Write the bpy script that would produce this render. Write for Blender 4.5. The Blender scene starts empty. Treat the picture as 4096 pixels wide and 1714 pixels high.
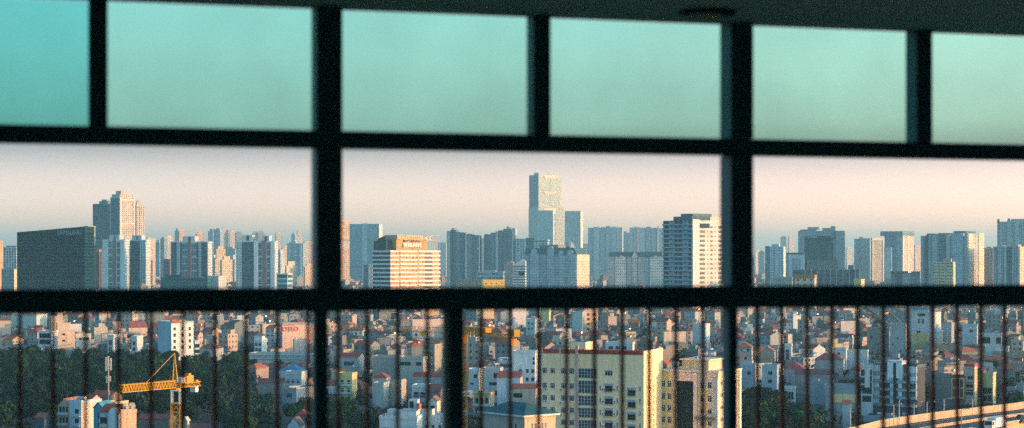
import bpy, math, random
from mathutils import Vector, Matrix
SC = bpy.context.scene
COL = SC.collection
R = math.radians
rnd = random.Random(7)
# ------------------------------------------------------------------ camera
FPX, CX, HY, H = 7200.0, 2048.0, 1034.0, 65.0      # focal length in photo pixels, centre column, horizon row, eye height (m)
cd = bpy.data.cameras.new('camera')
cam = bpy.data.objects.new('camera', cd); COL.objects.link(cam); SC.camera = cam
cam.location = (0, 0, H); cam.rotation_euler = (R(90), 0, 0)
cd.sensor_width = 36; cd.lens = 36 * FPX / 4096; cd.shift_y = 177 / 4096
cd.clip_start = 0.1; cd.clip_end = 60000
cd.dof.use_dof = True; cd.dof.focus_distance = 1500; cd.dof.aperture_fstop = 3.0
# ------------------------------------------------------------------ world, sun, exposure
SUN_AZ, SUN_EL = 99.0, 6.0
w = bpy.data.worlds.new("World"); SC.world = w; w.use_nodes = True
wn = w.node_tree.nodes; wl = w.node_tree.links
sky = wn.new('ShaderNodeTexSky'); sky.sky_type = 'NISHITA'; sky.sun_disc = False
sky.sun_elevation = R(SUN_EL); sky.sun_rotation = R(SUN_AZ)
sky.altitude = 0; sky.air_density = 1.0; sky.dust_density = 2.0; sky.ozone_density = 3.0
# evening air: warm pinkish near the horizon, cooler blue green overhead
wco = wn.new('ShaderNodeTexCoord'); wsp = wn.new('ShaderNodeSeparateXYZ'); wl.new(wco.outputs['Generated'], wsp.inputs[0])
wcr = wn.new('ShaderNodeValToRGB'); we = wcr.color_ramp.elements                  # by height, ahead of the camera
we[0].position = .0; we[0].color = (11.6, 6.5, 9.2, 1); we[1].position = .06; we[1].color = (1.80, 1.04, 1.42, 1)
e_ = we.new(.075); e_.color = (2.6, 1.75, 2.0, 1); e_ = we.new(.11); e_.color = (3.1, 2.05, 2.0, 1); e_ = we.new(.15); e_.color = (3.2, 2.2, 1.95, 1); e_ = we.new(.35); e_.color = (.6, 1.0, 1.2, 1); e_ = we.new(.65); e_.color = (.24, .9, 1.1, 1)
wl.new(wsp.outputs[2], wcr.inputs[0])
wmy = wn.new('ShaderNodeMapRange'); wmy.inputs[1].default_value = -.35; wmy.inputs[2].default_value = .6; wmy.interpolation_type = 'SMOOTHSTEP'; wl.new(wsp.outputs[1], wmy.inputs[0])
wmx = wn.new('ShaderNodeMix'); wmx.data_type = 'RGBA'; wmx.inputs[6].default_value = (1.8, 2.0, 2.1, 1); wl.new(wmy.outputs[0], wmx.inputs[0]); wl.new(wcr.outputs[0], wmx.inputs[7])  # sky behind the camera tinted brighter to light the camera-facing fronts
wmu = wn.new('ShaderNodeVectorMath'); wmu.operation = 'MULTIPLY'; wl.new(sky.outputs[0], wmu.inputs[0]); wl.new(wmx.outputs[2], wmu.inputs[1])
wmr = wn.new('ShaderNodeMapRange'); wmr.inputs[1].default_value = -.35; wmr.inputs[2].default_value = .45; wl.new(wsp.outputs[0], wmr.inputs[0])
wc2 = wn.new('ShaderNodeValToRGB'); we = wc2.color_ramp.elements                  # warmer towards the sun side
we[0].color = (.40, .505, .475, 1); we[1].color = (.63, .68, .62, 1); wl.new(wmr.outputs[0], wc2.inputs[0])
wm2 = wn.new('ShaderNodeVectorMath'); wm2.operation = 'MULTIPLY'; wl.new(wmu.outputs[0], wm2.inputs[0]); wl.new(wc2.outputs[0], wm2.inputs[1])
wm3 = wn.new('ShaderNodeVectorMath'); wm3.operation = 'SCALE'; wm3.inputs['Scale'].default_value = 1.45; wl.new(wm2.outputs[0], wm3.inputs[0])
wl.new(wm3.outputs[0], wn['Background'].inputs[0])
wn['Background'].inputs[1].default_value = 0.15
sd = bpy.data.lights.new('sun', 'SUN'); sun = bpy.data.objects.new('sun', sd); COL.objects.link(sun)
sd.energy = 2.3; sd.angle = R(0.5); sd.color = (1.0, 0.45, 0.16)
SV = Vector((math.sin(R(SUN_AZ)) * math.cos(R(SUN_EL)), math.cos(R(SUN_AZ)) * math.cos(R(SUN_EL)), math.sin(R(SUN_EL))))
sun.rotation_euler = SV.to_track_quat('Z', 'Y').to_euler()
SC.view_settings.view_transform = 'Standard'; SC.view_settings.look = 'None'
SC.view_settings.exposure = 1.55; SC.view_settings.gamma = 1.0
cy = SC.cycles
cy.use_denoising = False          # the leftover sampling noise stands in for the film grain
cy.max_bounces = 6; cy.diffuse_bounces = 4; cy.transparent_max_bounces = 12; cy.volume_bounces = 0
try: cy.volume_step_rate = 4.0
except Exception: pass
# ------------------------------------------------------------------ helpers: geometry
def PX(x, Y): return (x - CX) / FPX * Y
def PZ(y, Y): return H - (y - HY) * Y / FPX
class M:
    """collects faces; build() links them as ONE mesh object"""
    def __init__(s): s.v = []; s.f = []; s.m = []; s.uv = []; s.mats = []; s.T = None
    def slot(s, mt):
        if mt not in s.mats: s.mats.append(mt)
        return s.mats.index(mt)
    def face(s, pts, mt, uv=None):
        b = len(s.v)
        for p in pts:
            p = Vector(p)
            s.v.append(s.T @ p if s.T else p)
        n = len(pts); s.f.append(tuple(range(b, b + n))); s.m.append(s.slot(mt))
        s.uv.extend(uv if uv else [(0, 0)] * n)
    def box(s, x0, x1, y0, y1, z0, z1, mt, top=None, cw=3.2, ch=3.3, bottom=True):
        """cw, ch: window cell size in metres (UV in cells)"""
        nx = max(1, round((x1 - x0) / cw)); ny = max(1, round((y1 - y0) / cw)); nz = (z1 - z0) / ch
        A = [(0, -nz), (nx, -nz), (nx, 0), (0, 0)]; B = [(0, -nz), (ny, -nz), (ny, 0), (0, 0)]
        s.face([(x0, y0, z0), (x1, y0, z0), (x1, y0, z1), (x0, y0, z1)], mt, A)
        s.face([(x1, y1, z0), (x0, y1, z0), (x0, y1, z1), (x1, y1, z1)], mt, A)
        s.face([(x1, y0, z0), (x1, y1, z0), (x1, y1, z1), (x1, y0, z1)], mt, B)
        s.face([(x0, y1, z0), (x0, y0, z0), (x0, y0, z1), (x0, y1, z1)], mt, B)
        s.face([(x0, y0, z1), (x1, y0, z1), (x1, y1, z1), (x0, y1, z1)], top or mt)
        if bottom: s.face([(x0, y1, z0), (x1, y1, z0), (x1, y0, z0), (x0, y0, z0)], top or mt)
        return s
    def bar(s, a, b, r, mt, n=4, r2=None):
        a = Vector(a); b = Vector(b); d = (b - a).normalized()
        u = d.cross(Vector((0, 0, 1))); u = (u if u.length > 1e-4 else Vector((1, 0, 0))).normalized(); q = d.cross(u)
        r2 = r if r2 is None else r2
        k = [(math.cos(2 * math.pi * (i + .5) / n), math.sin(2 * math.pi * (i + .5) / n)) for i in range(n)]
        A = [a + (u * c + q * e) * r for c, e in k]; B = [b + (u * c + q * e) * r2 for c, e in k]
        for i in range(n):
            j = (i + 1) % n; s.face([A[j], A[i], B[i], B[j]], mt)
        s.face(A, mt); s.face(B[::-1], mt)
        return s
    def gable(s, x0, x1, y0, y1, z, h, mt, wall, axis='x', over=.3):
        """gable roof; the ridge runs along axis"""
        if axis == 'x':
            m = (y0 + y1) / 2; a, b = x0 - over, x1 + over; c, d = y0 - over, y1 + over
            s.face([(a, c, z), (b, c, z), (b, m, z + h), (a, m, z + h)], mt, [(0, 0), (b - a, 0), (b - a, 3), (0, 3)])
            s.face([(b, d, z), (a, d, z), (a, m, z + h), (b, m, z + h)], mt, [(0, 0), (b - a, 0), (b - a, 3), (0, 3)])
            for x in (x0, x1):
                s.face([(x, y0, z), (x, y1, z), (x, m, z + h * .94)], wall)
        else:
            m = (x0 + x1) / 2; a, b = y0 - over, y1 + over; c, d = x0 - over, x1 + over
            s.face([(c, b, z), (c, a, z), (m, a, z + h), (m, b, z + h)], mt, [(0, 0), (b - a, 0), (b - a, 3), (0, 3)])
            s.face([(d, a, z), (d, b, z), (m, b, z + h), (m, a, z + h)], mt, [(0, 0), (b - a, 0), (b - a, 3), (0, 3)])
            for y in (y0, y1):
                s.face([(x0, y, z), (x1, y, z), (m, y, z + h * .94)], wall)
        s.face([(x0, y0, z - .01), (x1, y0, z - .01), (x1, y1, z - .01), (x0, y1, z - .01)], wall)
        return s
    def hip(s, x0, x1, y0, y1, z, h, mt, over=.5):
        x0 -= over; x1 += over; y0 -= over; y1 += over
        dx, dy = x1 - x0, y1 - y0; r = min(dx, dy) / 2; my = (y0 + y1) / 2; mx = (x0 + x1) / 2
        if dx >= dy: p, q = (x0 + r, my, z + h), (x1 - r, my, z + h)
        else: p, q = (mx, y0 + r, z + h), (mx, y1 - r, z + h)
        a, b, c, d = (x0, y0, z), (x1, y0, z), (x1, y1, z), (x0, y1, z)
        if dx >= dy: fs = [[a, b, q, p], [b, c, q], [c, d, p, q], [d, a, p]]
        else: fs = [[a, b, p], [b, c, q, p], [c, d, q], [d, a, p, q]]
        for f in fs:
            n = len(f); s.face(f, mt, [(0, 0), (dx, 0), (dx, 3), (0, 3)][:n] if n == 4 else [(0, 0), (dx, 0), (dx / 2, 3)])
        s.face([d, c, b, a], mt)
        return s
    def build(s, name, parent=None, label=None, smooth=False):
        me = bpy.data.meshes.new(name); me.from_pydata([tuple(v) for v in s.v], [], s.f)
        for m_ in s.mats: me.materials.append(m_)
        me.polygons.foreach_set('material_index', s.m)
        l = me.uv_layers.new(name='UVMap'); flat = [c for p in s.uv for c in p]; l.data.foreach_set('uv', flat)
        if smooth: me.polygons.foreach_set('use_smooth', [True] * len(s.f))
        me.update()
        o = bpy.data.objects.new(name, me); COL.objects.link(o)
        if parent: o.parent = parent
        if label: o['label'] = label
        return o
def tag(o, label, cat, group=None, kind=None):
    if label: o['label'] = label
    if cat: o['category'] = cat
    if group: o['group'] = group
    if kind: o['kind'] = kind
    return o
def thing(name, label, cat, loc=(0, 0, 0), rz=0, group=None):
    o = bpy.data.objects.new(name, None); COL.objects.link(o); o.empty_display_size = .5
    o.location = loc; o.rotation_euler = (0, 0, rz)
    return tag(o, label, cat, group)
def copy_tree(o, parent=None, kids=None):
    c = o.copy(); COL.objects.link(c)
    if parent: c.parent = parent
    for ch in (kids or KIDS)[o.name] if o.name in (kids or KIDS) else []: copy_tree(ch, c, kids)
    return c
KIDS = {}
def index_kids():
    KIDS.clear()
    for o in bpy.data.objects:
        if o.parent: KIDS.setdefault(o.parent.name, []).append(o)
def lattice(mb, a, b, w, h, n, r, mt, dr=None, tri=False):
    """box truss from a to b (centres), width w, height h"""
    a = Vector(a); b = Vector(b); d = (b - a).normalized()
    up = Vector((0, 0, 1)) if abs(d.z) < .9 else Vector((0, 1, 0))
    s_ = d.cross(up).normalized(); up = s_.cross(d).normalized(); dr = dr or r * .6
    cs = [s_ * (w / 2) * i + up * (h / 2) * j for i, j in ((-1, -1), (1, -1), (1, 1), (-1, 1))]
    if tri: cs = [cs[0], cs[1], up * h / 2]
    k = len(cs)
    for c in cs: mb.bar(a + c, b + c, r, mt)
    for i in range(n):
        p = a.lerp(b, i / n); q = a.lerp(b, (i + 1) / n)
        for j in range(k):
            c0, c1 = cs[j], cs[(j + 1) % k]
            mb.bar(p + c0, q + c1, dr, mt) if i % 2 else mb.bar(p + c1, q + c0, dr, mt)
            mb.bar(p + c0, p + c1, dr, mt)
    return mb
def text_mesh(s, size, depth, mt, name, parent, label=None, sx=1.0):
    cu = bpy.data.curves.new(name, 'FONT'); cu.body = s; cu.size = size; cu.extrude = depth; cu.align_x = 'CENTER'
    cu.resolution_u = 2
    t = bpy.data.objects.new(name + '_src', cu); COL.objects.link(t)
    dg = bpy.context.evaluated_depsgraph_get(); me = bpy.data.meshes.new_from_object(t.evaluated_get(dg))
    bpy.data.objects.remove(t); bpy.data.curves.remove(cu)
    me.materials.clear(); me.materials.append(mt)
    me.transform(Matrix.Rotation(R(90), 4, 'X') @ Matrix.Diagonal((sx, 1, 1, 1)))
    o = bpy.data.objects.new(name, me); COL.objects.link(o); o.parent = parent
    if label: o['label'] = label
    return o
# ------------------------------------------------------------------ helpers: materials
_mc = {}
def paint(c, rough=.8, var=.25, scale=.35, metal=0.0, objcol=False, streak=.3, spec=.3):
    """painted or rendered surface with uneven tone and rain streaks"""
    key = ('p', c, rough, var, scale, metal, objcol, streak, spec)
    if key in _mc: return _mc[key]
    m = bpy.data.materials.new('painted_surface'); m.use_nodes = True; t = m.node_tree; n = t.nodes; L = t.links
    b = n['Principled BSDF']; b.inputs['Roughness'].default_value = rough; b.inputs['Metallic'].default_value = metal
    b.inputs['Specular IOR Level'].default_value = spec
    co = n.new('ShaderNodeTexCoord'); mp = n.new('ShaderNodeMapping'); mp.inputs['Scale'].default_value = (1, 1, .25)
    nz = n.new('ShaderNodeTexNoise'); nz.inputs['Scale'].default_value = scale; nz.inputs['Detail'].default_value = 5; nz.inputs['Roughness'].default_value = .65
    L.new(co.outputs['Object'], mp.inputs[0]); L.new(mp.outputs[0], nz.inputs[0])
    mr = n.new('ShaderNodeMapRange'); mr.inputs[1].default_value = .3; mr.inputs[2].default_value = .7
    mr.inputs[3].default_value = 1 - var; mr.inputs[4].default_value = 1 + var * .35; L.new(nz.outputs[0], mr.inputs[0])
    mp2 = n.new('ShaderNodeMapping'); mp2.inputs['Scale'].default_value = (2.2, 2.2, .12); L.new(co.outputs['Object'], mp2.inputs[0])
    n2 = n.new('ShaderNodeTexNoise'); n2.inputs['Scale'].default_value = 1.0; n2.inputs['Detail'].default_value = 3; L.new(mp2.outputs[0], n2.inputs[0])
    m2 = n.new('ShaderNodeMapRange'); m2.inputs[1].default_value = .5; m2.inputs[2].default_value = .75; m2.inputs[3].default_value = 1; m2.inputs[4].default_value = 1 - streak
    L.new(n2.outputs[0], m2.inputs[0])
    mu = n.new('ShaderNodeMath'); mu.operation = 'MULTIPLY'; L.new(mr.outputs[0], mu.inputs[0]); L.new(m2.outputs[0], mu.inputs[1])
    vm = n.new('ShaderNodeVectorMath'); vm.operation = 'SCALE'; L.new(mu.outputs[0], vm.inputs['Scale'])
    if objcol:
        oi = n.new('ShaderNodeObjectInfo'); L.new(oi.outputs['Color'], vm.inputs[0])
    else: vm.inputs[0].default_value = c[:3]
    L.new(vm.outputs[0], b.inputs['Base Color'])
    _mc[key] = m; return m
def facade(wall, win, wf=.6, hf=.55, wf2=None, objcol=False, alt=None, rough=.35, lit=.5):
    """wall with a grid of windows: one cell of the UV map holds one window (surface pattern)"""
    key = ('f', wall, win, wf, hf, objcol, alt, rough, lit)
    if key in _mc: return _mc[key]
    m = bpy.data.materials.new('windowed_facade'); m.use_nodes = True; t = m.node_tree; n = t.nodes; L = t.links
    b = n['Principled BSDF']
    uv = n.new('ShaderNodeUVMap'); sp = n.new('ShaderNodeSeparateXYZ'); L.new(uv.outputs[0], sp.inputs[0])
    def mth(op, a, b_=None):
        q = n.new('ShaderNodeMath'); q.operation = op
        for i, x in enumerate((a, b_)):
            if x is None: continue
            if isinstance(x, (int, float)): q.inputs[i].default_value = x
            else: L.new(x, q.inputs[i])
        return q.outputs[0]
    fu = mth('FRACT', sp.outputs[0]); fv = mth('FRACT', sp.outputs[1])
    iu = mth('LESS_THAN', mth('ABSOLUTE', mth('SUBTRACT', fu, .5)), wf / 2)
    iv = mth('LESS_THAN', mth('ABSOLUTE', mth('SUBTRACT', fv, .52)), hf / 2)
    mask = mth('MULTIPLY', iu, iv)
    cb = n.new('ShaderNodeCombineXYZ'); L.new(mth('FLOOR', sp.outputs[0]), cb.inputs[0]); L.new(mth('FLOOR', sp.outputs[1]), cb.inputs[1])
    oi = n.new('ShaderNodeObjectInfo'); L.new(oi.outputs['Random'], cb.inputs[2])
    wn_ = n.new('ShaderNodeTexWhiteNoise'); L.new(cb.outputs[0], wn_.inputs[0])
    wr = n.new('ShaderNodeMapRange'); L.new(wn_.outputs[0], wr.inputs[0]); wr.inputs[3].default_value = 1 - lit; wr.inputs[4].default_value = 1 + lit * 1.2
    vw = n.new('ShaderNodeVectorMath'); vw.operation = 'SCALE'; vw.inputs[0].default_value = win; L.new(wr.outputs[0], vw.inputs['Scale'])
    co = n.new('ShaderNodeTexCoord'); nz = n.new('ShaderNodeTexNoise'); nz.inputs['Scale'].default_value = .08; nz.inputs['Detail'].default_value = 6
    L.new(co.outputs['Object'], nz.inputs[0])
    mr = n.new('ShaderNodeMapRange'); mr.inputs[1].default_value = .3; mr.inputs[2].default_value = .7; mr.inputs[3].default_value = .78; mr.inputs[4].default_value = 1.08
    L.new(nz.outputs[0], mr.inputs[0])
    va = n.new('ShaderNodeVectorMath'); va.operation = 'SCALE'; L.new(mr.outputs[0], va.inputs['Scale'])
    if objcol: L.new(oi.outputs['Color'], va.inputs[0])
    elif alt:                                             # every third column of another colour
        md = mth('LESS_THAN', mth('FRACT', mth('DIVIDE', mth('FLOOR', sp.outputs[0]), 3)), .3)
        mx0 = n.new('ShaderNodeMix'); mx0.data_type = 'RGBA'; L.new(md, mx0.inputs[0])
        mx0.inputs[6].default_value = (*wall, 1); mx0.inputs[7].default_value = (*alt, 1); L.new(mx0.outputs[2], va.inputs[0])
    else: va.inputs[0].default_value = wall
    mx = n.new('ShaderNodeMix'); mx.data_type = 'RGBA'; L.new(mask, mx.inputs[0]); L.new(va.outputs[0], mx.inputs[6]); L.new(vw.outputs[0], mx.inputs[7])
    L.new(mx.outputs[2], b.inputs['Base Color'])
    rr = n.new('ShaderNodeMapRange'); L.new(mask, rr.inputs[0]); rr.inputs[3].default_value = .85; rr.inputs[4].default_value = rough; L.new(rr.outputs[0], b.inputs['Roughness'])
    b.inputs['Specular IOR Level'].default_value = .06
    _mc[key] = m; return m
def tiles(c, pitch=3.0):
    key = ('t', c, pitch)
    if key in _mc: return _mc[key]
    m = bpy.data.materials.new('ribbed_roofing'); m.use_nodes = True; t = m.node_tree; n = t.nodes; L = t.links
    b = n['Principled BSDF']; b.inputs['Roughness'].default_value = .65
    uv = n.new('ShaderNodeUVMap'); wv = n.new('ShaderNodeTexWave'); wv.inputs['Scale'].default_value = pitch * .3; wv.inputs['Distortion'].default_value = .3
    L.new(uv.outputs[0], wv.inputs[0])
    co = n.new('ShaderNodeTexCoord'); nz = n.new('ShaderNodeTexNoise'); nz.inputs['Scale'].default_value = .6; nz.inputs['Detail'].default_value = 6; L.new(co.outputs['Object'], nz.inputs[0])
    mx = n.new('ShaderNodeMath'); mx.operation = 'MULTIPLY_ADD'; mx.inputs[1].default_value = .3; L.new(wv.outputs['Fac'], mx.inputs[0])
    mr = n.new('ShaderNodeMapRange'); mr.inputs[1].default_value = .3; mr.inputs[2].default_value = .7; mr.inputs[3].default_value = .45; mr.inputs[4].default_value = 1.0
    L.new(nz.outputs[0], mr.inputs[0]); L.new(mr.outputs[0], mx.inputs[2])
    vs = n.new('ShaderNodeVectorMath'); vs.operation = 'SCALE'; vs.inputs[0].default_value = c; L.new(mx.outputs[0], vs.inputs['Scale'])
    L.new(vs.outputs[0], b.inputs['Base Color']); _mc[key] = m; return m
def leafmat(base, key):
    if key in _mc: return _mc[key]
    m = bpy.data.materials.new('leaves'); m.use_nodes = True; t = m.node_tree; n = t.nodes; L = t.links
    b = n['Principled BSDF']; b.inputs['Roughness'].default_value = .6; b.inputs['Specular IOR Level'].default_value = .15
    co = n.new('ShaderNodeTexCoord'); nz = n.new('ShaderNodeTexNoise'); nz.inputs['Scale'].default_value = .45; nz.inputs['Detail'].default_value = 4
    L.new(co.outputs['Object'], nz.inputs[0])
    oi = n.new('ShaderNodeObjectInfo')
    cr = n.new('ShaderNodeValToRGB'); e = cr.color_ramp.elements
    e[0].position = .35; e[0].color = (base[0] * .5, base[1] * .55, base[2] * .8, 1)
    e[1].position = .68; e[1].color = (base[0] * 1.7, base[1] * 1.35, base[2], 1)
    L.new(nz.outputs[0], cr.inputs[0])
    vm = n.new('ShaderNodeVectorMath'); vm.operation = 'MULTIPLY'; L.new(cr.outputs[0], vm.inputs[0]); L.new(oi.outputs['Color'], vm.inputs[1])
    L.new(vm.outputs[0], b.inputs['Base Color']); _mc[key] = m; return m
def glassy(c, rough=.15, spec=.12):
    key = ('g', c, rough)
    if key in _mc: return _mc[key]
    m = bpy.data.materials.new('window_glass'); m.use_nodes = True; b = m.node_tree.nodes['Principled BSDF']
    n = m.node_tree.nodes; L = m.node_tree.links
    nz = n.new('ShaderNodeTexNoise'); nz.inputs['Scale'].default_value = .25; co = n.new('ShaderNodeTexCoord'); L.new(co.outputs['Object'], nz.inputs[0])
    mr = n.new('ShaderNodeMapRange'); mr.inputs[3].default_value = .4; mr.inputs[4].default_value = 1.6; L.new(nz.outputs[0], mr.inputs[0])
    vs = n.new('ShaderNodeVectorMath'); vs.operation = 'SCALE'; vs.inputs[0].default_value = c; L.new(mr.outputs[0], vs.inputs['Scale']); L.new(vs.outputs[0], b.inputs['Base Color'])
    b.inputs['Roughness'].default_value = rough; b.inputs['Specular IOR Level'].default_value = spec
    _mc[key] = m; return m
WHITE = (.72, .74, .74); CREAM = (.62, .56, .38); GREY = (.36, .38, .38); DARKG = (.006, .026, .034); ROOFG = (.12, .15, .15)
m_roof = paint((.13, .15, .15), .9, .4, .2); m_conc = paint((.34, .34, .32), .9, .35)
m_red = tiles((.34, .06, .03)); m_white = paint(WHITE, .7, .12); m_steel = paint((.6, .62, .63), .3, .1, metal=.8, streak=0)
m_dark = glassy(DARKG, .4); m_obj = paint((.5, .5, .5), .8, .2, .3, objcol=True)
# ------------------------------------------------------------------ setting: ground, haze
def ground_mat():
    m = bpy.data.materials.new('city_ground'); m.use_nodes = True; n = m.node_tree.nodes; L = m.node_tree.links; b = n['Principled BSDF']
    co = n.new('ShaderNodeTexCoord'); a = n.new('ShaderNodeTexNoise'); a.inputs['Scale'].default_value = .012; a.inputs['Detail'].default_value = 8; a.inputs['Roughness'].default_value = .7
    L.new(co.outputs['Object'], a.inputs[0]); cr = n.new('ShaderNodeValToRGB'); e = cr.color_ramp.elements
    e[0].position = .42; e[0].color = (.010, .028, .020, 1); e[1].position = .6; e[1].color = (.06, .066, .064, 1)
    L.new(a.outputs[0], cr.inputs[0]); L.new(cr.outputs[0], b.inputs['Base Color']); b.inputs['Roughness'].default_value = .95
    return m
g = M(); g.face([(-9000, -300, 0), (9000, -300, 0), (9000, 26000, 0), (-9000, 26000, 0)], ground_mat())
tag(g.build('ground'), None, None, kind='structure')
def haze():
    m = bpy.data.materials.new('haze_air'); m.use_nodes = True; n = m.node_tree.nodes; L = m.node_tree.links
    n.remove(n['Principled BSDF']); v = n.new('ShaderNodeVolumePrincipled')
    v.inputs['Color'].default_value = HAZE_COL; v.inputs['Density'].default_value = HAZE_D; v.inputs['Anisotropy'].default_value = HAZE_G
    L.new(v.outputs[0], n['Material Output'].inputs['Volume'])
    hz = M(); hz.box(-9100, 9100, -400, 26100, -1, 352, m); o = hz.build('haze'); tag(o, None, None, kind='stuff')
HAZE_COL = (.40, .81, .90, 1); HAZE_D = 0.78e-4; HAZE_G = 0.2
haze()
# ------------------------------------------------------------------ foreground: room, window frame, railing
TH = math.atan(6.35e-5 * 4529); DP = 6.7
ct, st = math.cos(TH), math.sin(TH)
def S_of(xq):                                             # position along the facade of a photo column (2576-px scale)
    d = xq - 1288; return d * DP / (4529 * ct - d * st)
FR = Matrix.Translation((0, DP, H)) @ Matrix.Rotation(TH, 4, 'Z')   # local x along the facade, y outwards, z up from eye level
m_frame = paint((.055, .17, .17), .55, .2, 3.0, streak=.1); m_bal = paint((.60, .17, .11), .5, .3, 6.0, streak=.1)
m_ceil = paint((.62, .66, .46), .9, .15, .8, streak=0); m_room = paint((.50, .52, .46), .9, .2, .6)
def fbox(mb, s0, s1, y0, y1, z0, z1, mt): mb.box(s0, s1, y0, y1, z0, z1, mt, cw=99, ch=99)
ZT = .906
def local(name, mb, parent=None, label=None, kind=None):
    o = mb.build(name, parent, label)
    if not parent: o.matrix_world = FR
    if kind: o['kind'] = kind
    return o
c = M(); fbox(c, -5.2, 6.2, -9.6, .057, ZT, ZT + .25, m_ceil); local('ceiling', c, kind='structure')
c = M(); fbox(c, -5.2, 6.2, -9.6, .057, -1.75, -1.5, m_room); local('floor', c, kind='structure')
c = M(); fbox(c, -5.2, 6.2, -9.6, -9.4, -1.5, ZT, m_room); local('back_wall', c, kind='structure')
c = M(); fbox(c, -5.4, -5.2, -9.6, .35, -1.75, ZT + .25, m_room); local('side_wall', c, kind='structure')
c = M(); fbox(c, 6.2, 6.4, -9.6, .35, -1.75, ZT + .25, m_room); local('side_wall', c, kind='structure')
fr = thing('window_frame', 'dark metal window frame of transoms and mullions above the balcony rail', 'window frame')
fr.matrix_world = FR
E0, E1 = -5.2, 6.2
c = M(); fbox(c, E0, E1, -.05, .05, .397, .458, m_frame); local('transom', c, fr)
for xq, wq in ((822, 68), (1853, 62)):
    k = DP / (1 - (xq - 1288) * st / ct / 4529); w_ = wq * k / 4529 / ct * .93; s0 = S_of(xq)
    c = M(); fbox(c, s0 - w_ / 2, s0 + w_ / 2, -.055, .055, -.105, .397 - .002, m_frame); fbox(c, s0 - w_ / 2, s0 + w_ / 2, -.055, .055, .460, ZT - .002, m_frame); local('mullion', c, fr)
for xq, wq in ((246, 50), (1355, 50), (2312, 49)):
    k = DP / (1 - (xq - 1288) * st / ct / 4529); w_ = wq * k / 4529 / ct * .86; s0 = S_of(xq)
    c = M(); fbox(c, s0 - w_ / 2, s0 + w_ / 2, -.045, .045, .460, ZT - .002, m_frame); local('mullion', c, fr)
for xq in (-310, 2800):
    s0 = S_of(xq); c = M(); fbox(c, s0 - .04, s0 + .04, -.05, .05, -.105, ZT - .002, m_frame); local('mullion', c, fr)
def teal_glass(col):
    m = bpy.data.materials.new('teal_tinted_glass'); m.use_nodes = True; n = m.node_tree.nodes; L = m.node_tree.links
    n.remove(n['Principled BSDF']); tr = n.new('ShaderNodeBsdfTransparent'); gl = n.new('ShaderNodeBsdfGlossy'); df = n.new('ShaderNodeBsdfDiffuse')
    gl.inputs['Roughness'].default_value = .05; df.inputs[0].default_value = (.05, .3, .32, 1)
    co = n.new('ShaderNodeTexCoord'); nz = n.new('ShaderNodeTexNoise'); nz.inputs['Scale'].default_value = 2.5; nz.inputs['Detail'].default_value = 3; L.new(co.outputs['Object'], nz.inputs[0])
    mr = n.new('ShaderNodeMapRange'); mr.inputs[3].default_value = .88; mr.inputs[4].default_value = 1.08; L.new(nz.outputs[0], mr.inputs[0])
    vs = n.new('ShaderNodeVectorMath'); vs.operation = 'SCALE'; vs.inputs[0].default_value = col; L.new(mr.outputs[0], vs.inputs['Scale']); L.new(vs.outputs[0], tr.inputs[0])
    m1 = n.new('ShaderNodeMixShader'); m1.inputs[0].default_value = .03; L.new(tr.outputs[0], m1.inputs[1]); L.new(gl.outputs[0], m1.inputs[2])
    m2 = n.new('ShaderNodeMixShader'); m2.inputs[0].default_value = .04; L.new(m1.outputs[0], m2.inputs[1]); L.new(df.outputs[0], m2.inputs[2])
    L.new(m2.outputs[0], n['Material Output'].inputs['Surface']); return m
pan = [(-310, 246, (.50, .83, .80)), (246, 822, (.69, .90, .84)), (822, 1355, (.70, .90, .84)), (1355, 1853, (.72, .91, .85)), (1853, 2312, (.74, .92, .85)), (2312, 2800, (.76, .93, .86))]
for a, b, colr in pan:
    c = M(); s0, s1 = S_of(a) + .02, S_of(b) - .02; fbox(c, s0, s1, -.004, .004, .45, ZT - .01, teal_glass(colr)); local('glass_pane', c, fr)
rl = thing('railing', 'dark balcony railing with thin brown balusters under the window frame', 'railing'); rl.matrix_world = FR
c = M(); fbox(c, E0, E1, -.045, .045, -.192, -.106, m_frame); local('top_rail', c, rl)
c = M(); fbox(c, E0, E1, -.03, .03, -1.42, -1.37, m_frame); local('bottom_rail', c, rl)
for xq, wq in ((805, 32), (1148, 28), (1836, 24), (-250, 30), (2760, 30)):
    k = DP / (1 - (xq - 1288) * st / ct / 4529); w_ = wq * k / 4529; s0 = S_of(xq)
    c = M(); fbox(c, s0 - w_ / 2, s0 + w_ / 2, -.035, .035, -1.5, -.1925, m_frame); local('post', c, rl)
bal = [50, 133, 215, 298, 380, 460, 540, 618, 697, 775, 850, 923, 1000, 1075, 1210, 1283, 1355, 1425, 1495, 1565, 1633, 1700, 1768, 1905, 1967, 2030, 2093, 2157, 2222, 2284, 2346, 2408, 2468, 2527, -35, -122, 2585]
pb = M(); fbox(pb, -.0068, .0068, -.0068, .0068, -1.37, -.1925, m_bal); b0 = None
for xq in bal:
    if b0 is None: b0 = local('baluster', pb, rl); o = b0
    else: o = b0.copy(); COL.objects.link(o)
    o.location = (S_of(xq), 0, 0)
pp = M(); s0 = S_of(1124); pp.bar((s0, 0, -1.5), (s0, 0, -.193), .0172, paint((.7, .74, .62), .6, .2, 3), 10)
pp = local('pipe', pp); tag(pp, 'slim grey green pipe standing just left of the middle railing post', 'pipe')
dl = thing('ceiling_downlight', 'unlit dark recessed round downlight in the ceiling near the frame', 'light'); dl.location = (PX(2830, 6.6), 6.6, H + ZT - .001)
c = M(); c.bar((0, 0, 0), (0, 0, -.012), .105, paint((.02, .02, .018), .5, .1), 24); c.build('rim', dl)
c = M(); c.bar((0, 0, -.0121), (0, 0, -.016), .08, paint((.05, .05, .045), .4, .1), 24); c.build('lens', dl)
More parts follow.
